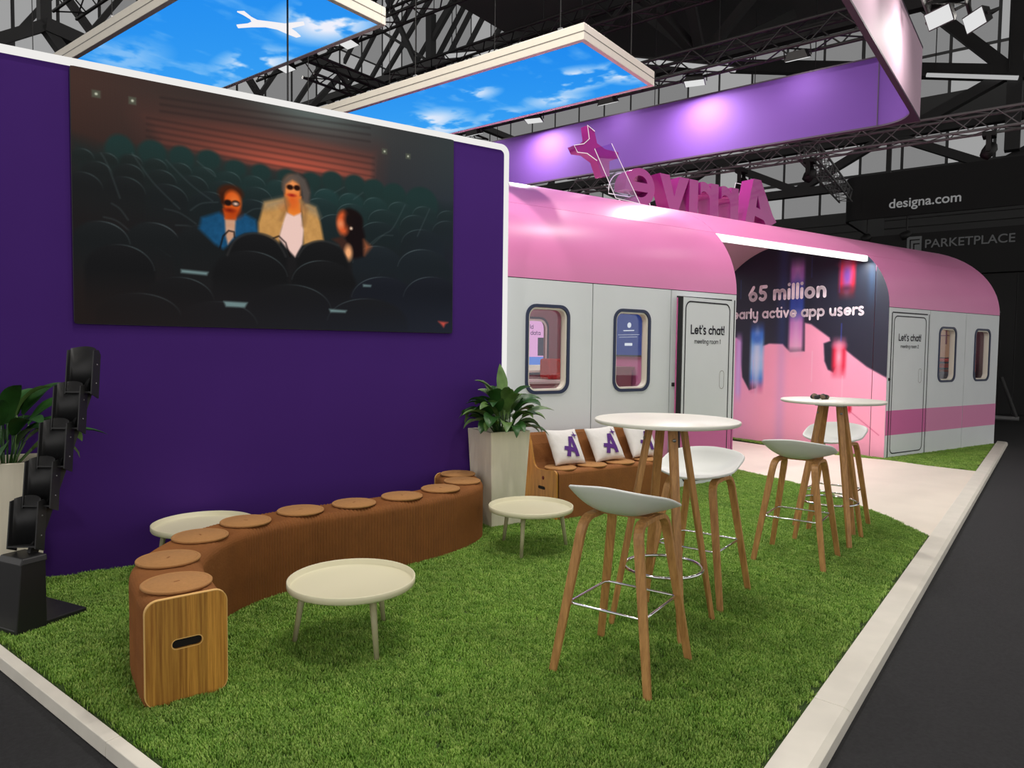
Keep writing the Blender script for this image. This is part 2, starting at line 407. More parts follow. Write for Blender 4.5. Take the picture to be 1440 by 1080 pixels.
m_boothtext = emis('booth_lettering', rgb(124, 124, 124), 1.0)
m_boothtext2 = emis('booth_lettering_dim', rgb(62, 62, 62), 1.0)
m_slat = mat('hall_cladding', rgb(66, 66, 66), .8)
m_lampglow = emis('flood_glass', (1, 1, 1, 1), .75)
m_tubegrey = emis('strip_tube', rgb(176, 176, 176), 1.0)
m_cable = mat('cable_black', rgb(12, 12, 12), .7)
# ------------------------------------------------------------------ the ground
LOWP = [(6.324, .735), (6.72, 1.045), (7.102, 1.367), (7.43, 1.66), (7.688, 1.92), (7.93, 2.24), (8.15, 2.6), (8.34, 3.0)]
LOWE = [tuple(WP(6.95, 6.1)[:2]), tuple(WP(6.95, 9.6)[:2])]
UPP = [tuple(WP(9.14, 9.6)[:2]), tuple(WP(9.14, 6.4)[:2]), tuple(WP(9.18, 5.6)[:2]), (10.52, 1.74), (10.36, 1.3), (10.26, .735)]
def slab(name, poly, z0, z1, m, **k):
    o = MB().prism(poly, z0, z1).build(name, m); tag(o, **k); return o
hf = MB().box(-30, 34.2, -30, 36.2, -.3, -.045).build('floor', m_aisle); tag(hf, kind='structure')
turf_main = [(1.105, .735)]+LOWP+LOWE+[tuple(WP(6.4, 9.6)[:2]), tuple(WP(6.4, 5.19)[:2]), tuple(WP(3.25, 5.19)[:2]), tuple(WP(3.25, 5.04)[:2]), tuple(WP(-.6, 5.04)[:2])]
turf_end = [(10.26, .735), (13.66, .735), tuple(WP(12.72, 5.19)[:2]), tuple(WP(9.46, 5.19)[:2]), tuple(WP(9.46, 8.3)[:2])]+UPP[1:5]
slab('floor_turf_base', turf_main, -.045, 0, m_soil, kind='structure')
slab('floor_turf_base_rear', turf_end, -.045, 0, m_soil, kind='structure')
slab('floor_path', LOWP+LOWE+UPP, -.045, .004, m_path, kind='structure')
under = MB().prism([tuple(WP(*p)[:2]) for p in ((3.25, 5.19), (6.4, 5.19), (6.4, 8.35), (3.25, 8.35))], -.045, 0).build('floor_carriage_base', m_path); tag(under, kind='structure')
under2 = MB().prism([tuple(WP(*p)[:2]) for p in ((9.46, 5.19), (12.72, 5.19), (12.72, 8.35), (9.46, 8.35))], -.045, 0).build('floor_carriage_base_rear', m_path); tag(under2, kind='structure')
# kerbs: boards butted end to end
k1 = thing('trim_1', (1.05, .6, 0), kind='structure')
xs = [1.055, 3.0, 5.4, 7.8, 10.2, 12.3, 14.1]
for i in range(len(xs)-1):
    b = MB(); sec = [(.735, .012), (.62, .008), (.595, -.004), (.59, -.045), (.735, -.045)]
    b.prism(sec, xs[i]+.0015, xs[i+1]-.0015, 'x'); b.build('kerb_board', m_kerb, k1, off=(1.05, .6, 0), bevel=.002)
k2 = thing('trim_2', (1.08, 2.5, 0), kind='structure')
ys = [.735, 2.62, 5.05]
for i in range(2):
    b = MB().prism([(1.103, .014), (1.055, .012), (1.052, -.045), (1.103, -.045)], ys[i]+.001, ys[i+1]-.001, 'y')
    b.build('kerb_board', m_kerb, k2, off=(1.08, 2.5, 0), bevel=.003)
# artificial grass: clumps of blades scattered over the backing
def grass_mat():
    m = bpy.data.materials.new('grass_blade'); m.use_nodes = True; nt = m.node_tree; b = nt.nodes['Principled BSDF']; b.inputs['Roughness'].default_value = .55
    oi = nt.nodes.new('ShaderNodeObjectInfo'); r = nt.nodes.new('ShaderNodeValToRGB')
    e = r.color_ramp.elements; e[0].color = rgb(108, 152, 52); e[1].color = rgb(178, 206, 104); e2 = e.new(.5); e2.color = rgb(136, 178, 68)
    nt.links.new(oi.outputs['Random'], r.inputs[0])
    tc = nt.nodes.new('ShaderNodeNewGeometry'); n = nt.nodes.new('ShaderNodeTexNoise'); n.inputs['Scale'].default_value = 3.2; n.inputs['Detail'].default_value = 4
    nt.links.new(tc.outputs['Position'], n.inputs['Vector'])
    mr = nt.nodes.new('ShaderNodeMapRange'); mr.inputs['From Min'].default_value = .3; mr.inputs['From Max'].default_value = .7; mr.inputs['To Min'].default_value = .85; mr.inputs['To Max'].default_value = 1.1
    nt.links.new(n.outputs['Fac'], mr.inputs[0])
    vm = nt.nodes.new('ShaderNodeVectorMath'); vm.operation = 'SCALE'; nt.links.new(r.outputs[0], vm.inputs[0]); nt.links.new(mr.outputs[0], vm.inputs['Scale'])
    nt.links.new(vm.outputs[0], b.inputs['Base Color']); return m
m_grass = grass_mat()
def clump(seed):
    rng = random.Random(seed); b = MB()
    for i in range(20):
        a = rng.random()*2*PI; d = .026*math.sqrt(rng.random()); x, y = d*math.cos(a), d*math.sin(a)
        h = .011+.009*rng.random(); la = rng.random()*2*PI; ln = .003+.009*rng.random(); lx, ly = math.cos(la)*ln, math.sin(la)*ln
        w = .0013+.0007*rng.random(); px, py = -math.sin(la)*w, math.cos(la)*w
        b.add([(x-px, y-py, 0), (x+px, y+py, 0), (x+lx*.45+px, y+ly*.45+py, h*.65), (x+lx*.45-px, y+ly*.45-py, h*.65), (x+lx, y+ly, h)], [(0, 1, 2, 3), (3, 2, 4)])
    return b
def grass(name, poly, label, dens, seed):
    cl = clump(seed).build('grass_clump', m_grass); me = cl.data
    lib = bpy.data.collections.new('grass_source'); COL.objects.unlink(cl); lib.objects.link(cl)
    o = MB().add([(p[0], p[1], .0006) for p in poly], [tuple(range(len(poly)))]).build(name, m_grass); tag(o, label, 'grass', kind='stuff')
    g = bpy.data.node_groups.new('turf', 'GeometryNodeTree')
    g.interface.new_socket('Geometry', in_out='INPUT', socket_type='NodeSocketGeometry'); g.interface.new_socket('Geometry', in_out='OUTPUT', socket_type='NodeSocketGeometry')
    N = g.nodes.new; i = N('NodeGroupInput'); ou = N('NodeGroupOutput'); d = N('GeometryNodeDistributePointsOnFaces'); d.inputs['Density'].default_value = dens; d.inputs['Seed'].default_value = seed
    oi = N('GeometryNodeObjectInfo'); oi.inputs['Object'].default_value = cl; ip = N('GeometryNodeInstanceOnPoints')
    rr = N('FunctionNodeRandomValue'); rr.data_type = 'FLOAT_VECTOR'; rr.inputs['Min'].default_value = (0, 0, 0); rr.inputs['Max'].default_value = (0, 0, 6.283)
    rs = N('FunctionNodeRandomValue'); rs.data_type = 'FLOAT'; rs.inputs[2].default_value = .85; rs.inputs[3].default_value = 1.15
    L = g.links.new; L(i.outputs[0], d.inputs['Mesh']); L(d.outputs['Points'], ip.inputs['Points']); L(oi.outputs['Geometry'], ip.inputs['Instance'])
    L(rr.outputs['Value'], ip.inputs['Rotation']); L(rs.outputs[1], ip.inputs['Scale']); L(ip.outputs['Instances'], ou.inputs[0])
    md = o.modifiers.new('turf', 'NODES'); md.node_group = g; return o
def shrink(poly, d): return poly
turf_grass = [(1.128, .762), (6.30, .762)]+LOWP[1:]+turf_main[len(LOWP)+1:-1]+[tuple(WP(-.55, 5.03)[:2])]
grass('artificial_grass', turf_grass, 'bright green artificial grass under the benches, low tables and bar stools', 3600, 3)
grass('artificial_grass', [(10.28, .762), (13.6, .762)]+turf_end[2:], 'small wedge of green artificial grass at the far carriage between path and kerb', 1600, 5)
# ------------------------------------------------------------------ purple feature wall with glowing white edge
T0 = 5.06
wall = thing('wall_left', WP(1.3, T0), WA, kind='structure')
w_off = (1.3, T0, 0)
def corner_outline(s0, s1, z0, z1, r):
    return [(s0, z0), (s1, z0)]+[(s1-r+r*math.cos(a*PI/16), z1-r+r*math.sin(a*PI/16)) for a in range(9)]+[(s0, z1)]
MB().prism(corner_outline(-.62, 3.20, 0, 3.085, .04), T0+.004, T0+.13, 'y').build('wall_face', m_purple, wall, off=w_off)
edge = MB(); a = corner_outline(-.62, 3.240, 0, 3.130, .075)[1:]; b_ = corner_outline(-.62, 3.203, 0, 3.088, .042)[1:]
n = len(a); vs = [(p[0], T0-.012, p[1]) for p in a]+[(p[0], T0-.012, p[1]) for p in b_]+[(p[0], T0+.14, p[1]) for p in a]+[(p[0], T0+.14, p[1]) for p in b_]
fs = []
for i in range(n-1): fs += [(i, i+1, n+i+1, n+i), (2*n+i, 3*n+i, 3*n+i+1, 2*n+i+1), (i, 2*n+i, 2*n+i+1, i+1), (n+i, n+i+1, 3*n+i+1, 3*n+i)]
edge.add(vs, fs).build('light_edge', m_whiteglow, wall, off=w_off)
# ------------------------------------------------------------------ exhibition train carriages
TF, TB, ZS, ZC = 5.213, 8.293, 2.06, 1.17          # front and back plane, seam height, roof rise
TC = (TF+TB)/2; TA = (TB-TF)/2
def roof_pt(a, k=0): return (TC-(TA-k)*math.cos(a), ZS+(ZC-k)*math.sin(a))      # a: 0 front .. pi back
A_CR = 2.65*PI/12*1.02
A_CR = math.acos((TC-5.545)/TA)
def roof_strip(mb, s0, s1, a0, a1, n, th=.05, lift=0):
    vs = []; fs = []
    for k in (-lift, th):
        for (s) in (s0, s1):
            for i in range(n+1):
                t, z = roof_pt(a0+(a1-a0)*i/n, k); vs.append((s, t, z))
    m = n+1
    for i in range(n):
        fs += [(i, i+1, m+i+1, m+i), (2*m+i, 3*m+i, 3*m+i+1, 2*m+i+1), (i, 2*m+i, 2*m+i+1, i+1), (m+i, m+i+1, 3*m+i+1, 3*m+i)]
    fs += [(0, m, 3*m, 2*m), (n, 2*m+n, 3*m+n, m+n)]
    mb.add(vs, fs, True); return mb
def smooth_by_angle(o, deg=40):
    me = o.data; bm = bmesh.new(); bm.from_mesh(me)
    for e in bm.edges:
        if len(e.link_faces) == 2 and e.calc_face_angle(0) > math.radians(deg): e.smooth = False
    bm.to_mesh(me); bm.free()
G_ = .006
def flat_band(mb, s0, s1, z0, z1, y): return mb.box(s0, s1, y-.0015, y, z0, z1)
def outline_band(mb, outer, inner, y):
    n = len(outer); mb.add([(p[0], y, p[1]) for p in outer]+[(p[0], y, p[1]) for p in inner], [(i, (i+1) % n, n+(i+1) % n, n+i) for i in range(n)]); return mb
def wall_panel(car, off, s0, s1, win=None):
    if win:
        b = holed_panel(MB(), [(s0+G_, 0), (s1-G_, 0), (s1-G_, ZS-.006), (s0+G_, ZS-.006)], rrect(win[0], win[1], 1.02, 1.835, .11, 7), TF, TF+.06)
    else: b = MB().box(s0+G_, s1-G_, TF, TF+.06, 0, ZS-.006)
    p = b.build('wall_panel', m_carwall, car, off=off); MB().box(s1-.012, s1+.012, TF+.012, TF+.05, 0, ZS-.01).build('seam_backing', m_line, p, off=off)
    flat_band(MB(), s0+G_, s1-G_, .313, .651, TF-.0005).build('stripe', m_mag2, p, off=off)
    if win:
        x0, x1 = win
        fr = MB(); o1 = rrect(x0, x1, 1.02, 1.835, .11, 7); o2 = rrect(x0+.028, x1-.028, 1.048, 1.807, .088, 7); n = len(o1)
        vs = [(q[0], TF-.012, q[1]) for q in o1]+[(q[0], TF-.012, q[1]) for q in o2]+[(q[0], TF+.01, q[1]) for q in o1]+[(q[0], TF+.01, q[1]) for q in o2]
        fs = []
        for i in range(n):
            j = (i+1) % n; fs += [(i, j, n+j, n+i), (i, 2*n+i, 2*n+j, j), (n+i, n+j, 3*n+j, 3*n+i), (2*n+i, 3*n+i, 3*n+j, 2*n+j)]
        fr.add(vs, fs).build('window_gasket', m_navy, p, off=off)
        rv = MB(); o3 = rrect(x0+.03, x1-.03, 1.05, 1.805, .086, 7)
        o4 = rrect(x0+.045, x1-.045, 1.065, 1.79, .075, 7); n = len(o3)
        vs = [(q[0], TF+.002, q[1]) for q in o3]+[(q[0], TF+.002, q[1]) for q in o4]+[(q[0], TF+.07, q[1]) for q in o3]+[(q[0], TF+.07, q[1]) for q in o4]
        rv.add(vs, [f for i in range(n) for f in ((i, (i+1) % n, n+(i+1) % n, n+i), (n+i, n+(i+1) % n, 3*n+(i+1) % n, 3*n+i), (i, 2*n+i, 2*n+(i+1) % n, (i+1) % n), (2*n+i, 3*n+i, 3*n+(i+1) % n, 2*n+(i+1) % n))]).build('window_reveal', m_cream, p, off=off)
        MB().prism(o4, TF+.06, TF+.066, 'y').build('glass_pane', m_glass, p, off=off)
    return p
def carriage(name, s0, s1, label):
    off = (s0, TF, 0); car = thing(name, WP(s0, TF), WA, label, 'train carriage', 'exhibition train carriages')
    for (a0, a1, n) in ((0, A_CR, 14), (A_CR, PI, 24)):
        o = roof_strip(MB(), s0, s1, a0+.0012, a1-.0012, n).build('roof_panel', m_pink, car, off=off); smooth_by_angle(o)
    MB().box(s0, s1, TF+.012, TF+.06, ZS-.012, ZS+.012).build('seam_strip', m_line, car, off=off)
    MB().box(s0, s1, TB-.08, TB, 0, .75).build('rear_wall', m_mauve, car, off=off)
    return car, off
def end_wall(car, off, s, m, th=.06, name='end_wall'):
    prof = [(TF+.09, .0)]+[roof_pt(PI*i/28, .05) for i in range(29)]+[(TB-.08, 0)]
    return MB().prism([(p[0], p[1]) for p in prof], s, s+th, 'x').build(name, m, car, off=off)
def door(car, off, s0, s1, room, hinge_open=0.0):
    """framed opening from s0 to s1 with a leaf hinged on its right-hand side"""
    h = thing('door', (0, 0, 0)); h.parent = car
    hx = s1-.075; h.location = (hx-off[0], 0, 0); h.rotation_euler = (0, 0, hinge_open)
    do = (hx, TF, 0); x0, x1 = s0+.085, hx; lf = MB().box(x0, x1, TF-.002, TF+.045, .012, 1.985)
    leaf = lf.build('door_leaf', m_carwall, h, off=do)
    flat_band(MB(), x0, x1, .313, .651, TF-.0025).build('stripe', m_mag, h, off=do)
    y = TF-.0045; ol = rrect(x0+.035, x1-.03, .05, 1.95, .085, 8); il = rrect(x0+.050, x1-.045, .065, 1.935, .072, 8)
    outline_band(MB(), ol, il, y).build('outline', m_line, h, off=do)
    cx = (x0+x1)/2; ls, w1 = letter_parts("Let's chat!", .072, .118, .08, 'letter', m_ink, h, (0, 0, 0))
    for o in ls: o.location = (cx-w1/2-do[0], y-do[1], 1.605)
    t2, w2 = stroke_text('meeting room '+room, .036, .09, 0, .10)
    o = tag(t2.build('lettering', m_ink, h), kind='stuff'); o.location = (cx-w2/2-do[0], y-do[1], 1.508)
    hp = rrect(x1-.20, x1-.115, 1.02, 1.222, .042, 8); hi = rrect(x1-.195, x1-.12, 1.025, 1.217, .037, 8); n = len(hp)
    outline_band(MB(), hp, hi, y).build('handle_recess', m_grayalu, h, off=do)
    MB().box(x0-.02, x0, TF-.003, TF+.05, .012, 1.985).build('edge_seal', m_black, h, off=do)
    return h
def door_bay(car, off, s0, s1, room, ang):
    fr = MB(); fr.box(s0+G_, s0+.08, TF, TF+.09, 0, ZS-.006); fr.box(s1-.07, s1-.002, TF, TF+.09, 0, ZS-.006); fr.box(s0+.08, s1-.07, TF, TF+.09, 1.99, ZS-.006)
    f = fr.build('door_frame', m_carwall, car, off=off)
    for (qa, qb) in ((s0+G_, s0+.08), (s1-.07, s1-.002)): flat_band(MB(), qa, qb, .313, .651, TF-.0005).build('stripe', m_mag, f, off=off)
    MB().box(s0+.08, s1-.075, TF-.0025, TF-.0005, 1.982, 2.0).build('header_line', m_line, f, off=off)
    MB().box(s1-.038, s1-.022, TF-.002, TF, 0, 1.995).build('frame_line', m_line, f, off=off)
    MB().box(s0+.03, s0+.06, TF-.018, TF, 1.06, 1.1).box(s0+.036, s0+.054, TF-.024, TF-.018, 1.07, 1.09).build('lock', m_black, f, off=off, bevel=.004)
    MB().box(s0+.078, s0+.1, TF+.05, TF+.09, 0, 1.99).build('jamb_seal', m_black, f, off=off)
    return door(car, off, s0, s1, room, ang)
c1, o1_ = carriage('train_carriage', 3.25, 6.36, 'grey and pink train carriage beside the purple wall, its meeting room 1 door ajar')
wall_panel(c1, o1_, 3.25, 4.309, (3.541, 4.034)); wall_panel(c1, o1_, 4.309, 5.350, (4.573, 5.062))
door_bay(c1, o1_, 5.350, 6.36, '1', math.radians(5.5))
end_wall(c1, o1_, 6.29, m_pink); end_wall(c1, o1_, 3.25, m_mauve)
c2, o2_ = carriage('train_carriage', 9.47, 12.70, 'far pink and grey carriage with a street-traffic mural on its end, meeting room 2')
door_bay(c2, o2_, 9.47, 10.55, '2', 0.0); wall_panel(c2, o2_, 10.55, 11.61, (10.815, 11.325)); wall_panel(c2, o2_, 11.61, 12.70, (11.896, 12.41))
end_wall(c2, o2_, 12.63, mat('interior_plum', rgb(118, 74, 84), .8)); end_wall(c2, o2_, 9.49, m_mauve)
# rear walls of the carriages, the near one with a window
def rear(car, off, s0, s1, win=None):
    if win:
        b = holed_panel(MB(), [(s0, .75), (s1, .75), (s1, ZS+.02), (s0, ZS+.02)], rrect(win[0], win[1], 1.1, 1.86, .13, 6), TB-.08, TB)
    else: b = MB().box(s0, s1, TB-.08, TB, .75, ZS+.02)
    p = b.build('rear_wall', m_mauve, car, off=off)
    if win:
        f = MB(); a = rrect(win[0]-.03, win[1]+.03, 1.07, 1.89, .15, 6); c = rrect(win[0], win[1], 1.1, 1.86, .13, 6)
        outline_band(f, a, c, TB-.09).build('window_gasket', m_navy, p, off=off)
        d = rrect(win[0]+.03, win[1]-.03, 1.13, 1.83, .11, 6); f2 = MB(); outline_band(f2, c, d, TB-.085).build('window_reveal', m_cream, p, off=off)
rear(c1, o1_, 3.31, 6.29, (5.35, 5.95)); rear(c2, o2_, 9.55, 12.63)
# the mural on the end of the far carriage: printed panels
def mural():
    NW, NH = 250, 300
    parts = ((TB-.002, 5.42), (5.412, TF+.002))
    for k, (ta, tb) in enumerate(parts):
        nw = NW if k == 0 else 24
        tt = np.linspace(ta, tb, nw)[None, :].repeat(NH, 0)
        top = ZS+(ZC-.005)*np.sqrt(np.clip(1-((tt-TC)/TA)**2, 0, 1)); zz = np.linspace(0, 1, NH)[:, None]*top
        cv = Canvas(TB-tt, zz)          # u runs left to right as seen from the passage
        paint_mural(cv)
        o = print_mesh('mural_panel', np.full_like(tt, 9.466-9.47), tt-TF, zz, cv.img, m_print, c2)
def paint_mural(cv):
    U, V = cv.U, cv.V
    g = np.clip((V-.2)/2.2, 0, 1)
    cv.img[:] = np.array((250, 168, 196))/255
    cv.blend(np.clip(1-U/1.1, 0, 1)*.75, (214, 160, 226)); cv.blend(np.clip((1.2-V)/1.2, 0, 1)*.3, (250, 188, 206))
    for pts in MUR['dark']: cv.poly(pts, (28, 36, 52), .014)
    sd = np.clip((V-1.4)/1.6, 0, 1)
    dm = np.clip(.5-cv.sdf(MUR['dark'][0])/.03, 0, 1)
    cv.blend(dm*np.clip((2.6-V)/1.4, 0, 1)*.3, (52, 54, 62))
    cv.blend(dm*np.exp(-((U-1.42)/.09)**2)*.6, (44, 66, 120))
    cv.blend((1-dm)*np.exp(-((U-1.42)/.09)**2)*.45, (206, 164, 214))
    for (u0, u1, z0, z1, cols) in MUR['cars']:
        f = np.clip((V-z0)/(z1-z0), 0, 1); m = cv.soft(np.abs(U-(u0+u1)/2)-(u1-u0)/2, .03)*cv.soft(np.abs(V-(z0+z1)/2)-(z1-z0)/2, .10)
        n = len(cols)-1; x = f*n; i = np.clip(x.astype(int), 0, n-1); fr = (x-i)[..., None]; C = np.array(cols, float)/255
        col = C[i]*(1-fr)+C[i+1]*fr
        core = np.exp(-(((U-(u0+u1)/2)/(u1-u0)*4))**2)[..., None]*.2
        cv.img = cv.img*(1-m[..., None])+(col*(1-core)+core)*m[..., None]
    for (k, fx, fz, rx, rz, c, a) in MURD:
        u0, u1, z0, z1 = MUR['cars'][k][:4]; cv.ell((u0+u1)/2, z0+(z1-z0)*fz, (u1-u0)*rx, (z1-z0)*rz, c, .04, a)
    for (u, z0, z1, c) in ((.62, 2.3, 2.6, (70, 100, 190)), (1.9, 2.55, 2.85, (60, 90, 180)), (2.35, 2.3, 2.75, (60, 90, 180)), (2.4, 1.6, 1.85, (70, 90, 220)), (1.95, 1.0, 1.45, (255, 214, 226)), (2.44, .75, 1.1, (255, 214, 226)), (.9, .8, 1.3, (240, 190, 226)), (.5, 1.5, 1.75, (80, 110, 190))):
        cv.line([(u, z0), (u, z1)], .008, c, .01, .7)
    cv.blend(np.exp(-((U-2.83)/.06)**2)*dm*np.clip((V-2.0)/.5, 0, 1)*.6, (48, 88, 130))
    cv.line([(2.55, .62), (2.84, .42), (3.0, .31)], .008, (196, 60, 100), .006, .8); cv.ell(2.56, .64, .03, .05, (200, 26, 56), .02)
MUR = {'dark': [[(-0.1, 1.665), (0.555, 1.665), (0.625, 1.61), (0.662, 1.224), (0.695, 1.019), (0.835, 0.814), (0.965, 0.854), (1.069, 1.528), (1.193, 1.568), (1.437, 1.56), (1.499, 1.503), (1.575, 1.439), (1.819, 1.454), (1.81, 1.877), (1.917, 1.854), (2.222, 1.652), (2.237, 1.604), (2.132, 1.567), (2.154, 1.31), (2.212, 1.188), (2.293, 1.154), (2.435, 1.507), (2.591, 1.389), (2.792, 1.248), (3.08, 1.101), (3.3, 1.051), (3.3, 3.6), (-0.1, 3.6)]], 'cars': [(1.542, 1.784, 1.428, 2.799, [(240, 176, 206), (224, 150, 206), (196, 126, 196), (36, 70, 160), (32, 60, 150), (150, 100, 180), (176, 116, 190)]), (2.34, 2.578, 2.269, 2.772, [(120, 20, 30), (206, 28, 48), (216, 36, 60), (222, 44, 76), (214, 40, 66), (150, 30, 50)]), (0.84, 1.091, 0.841, 1.837, [(190, 90, 140), (80, 140, 220), (150, 200, 246), (170, 205, 246), (140, 190, 240), (60, 130, 220), (40, 90, 180)]), (2.272, 2.478, 1.145, 1.591, [(225, 30, 60), (228, 36, 66), (222, 34, 64), (214, 30, 60), (236, 110, 150)]), (0.555, 0.667, 0.67, 1.679, [(206, 160, 226), (206, 160, 230), (200, 150, 226)])]}
MURD = ((1, 0, .52, .26, .34, (112, 74, 168), .9), (1, 0, .16, .42, .07, (44, 24, 40), .8), (1, 0, .85, .4, .06, (250, 110, 140), .6), (2, 0, .45, .14, .28, (214, 226, 250), .9), (2, 0, .8, .3, .08, (40, 100, 200), .7), (3, 0, .5, .2, .32, (252, 196, 214), .85), (3, 0, .88, .36, .08, (250, 150, 180), .7), (0, 0, .62, .2, .16, (28, 50, 140), .8))
mural()
def mural_text(txt, xh, w, u_left, z, space):
    return letter_parts(txt, xh, w, space, 'letter', m_whiteink, c2, (9.4615-9.47, TB-u_left-TF, z), (0, 0, -PI/2))
mural_text('65 million', .18, .152, TB-7.51, 2.235, .10)
mural_text('yearly active app users', .122, .138, TB-7.945, 1.962, .095)
# canopy over the passage
can = thing('passage_canopy', WP(6.36, TF), WA, 'pink curved canopy over the beige path joining the two carriages', 'canopy'); co = (6.36, TF, 0)
o = roof_strip(MB(), 6.362, 9.468, A_CR, PI-A_CR, 24, .07).build('canopy_shell', m_pink, can, off=co); smooth_by_angle(o)
t_, z_ = roof_pt(A_CR)
MB().box(6.37, 9.46, t_-.012, t_+.05, z_-.085, z_-.008).build('light_strip', emis('light_strip_white', (1, .99, .97, 1), 1.6), can, off=co, bevel=.008)
ld = bpy.data.lights.new('lamp', 'AREA'); ld.shape = 'RECTANGLE'; ld.size = 2.9; ld.size_y = .06; ld.energy = 48; lo = bpy.data.objects.new('lamp', ld); COL.objects.link(lo); lo.parent = can; lo.location = (7.91-6.36, t_+.03-TF, z_-.1)
o = roof_strip(MB(), 6.37, 9.46, A_CR+.05, PI-A_CR-.05, 24, .13, -.11).build('canopy_lining', mat('lining_mauve', rgb(196, 158, 176), .7), can, off=co); smooth_by_angle(o)
for k in (.33, .66):
    a_ = A_CR+.05+(PI/2-A_CR)*k; tt, zz = roof_pt(a_, .131); MB().box(6.37, 9.46, tt-.006, tt+.006, zz-.006, zz+.004).build('lining_joint', m_fasedge, can, off=co)
# unseen ceiling lights added to brighten the carriage interiors
for (sa, sb, lb, en) in ((3.7, 5.9, 'added slim white ceiling light inside the carriage beside the purple wall', 26), (9.9, 12.3, 'added slim white ceiling light inside the far carriage', 16)):
    L = thing('added_ceiling_light', WP((sa+sb)/2, TC, 3.0), WA, lb, 'added ceiling light')
    MB().box(sa, sb, TC-.06, TC+.06, 3.0, 3.09).build('housing', m_alu, L, off=((sa+sb)/2, TC, 3.0)); MB().box(sa+.02, sb-.02, TC-.05, TC+.05, 2.992, 3.0).build('diffuser', m_lampglow, L, off=((sa+sb)/2, TC, 3.0))
    ld = bpy.data.lights.new('lamp', 'AREA'); ld.shape = 'RECTANGLE'; ld.size = sb-sa; ld.size_y = .12; ld.energy = en; lo = bpy.data.objects.new('lamp', ld); COL.objects.link(lo); lo.parent = L; lo.location = (0, 0, -.012)
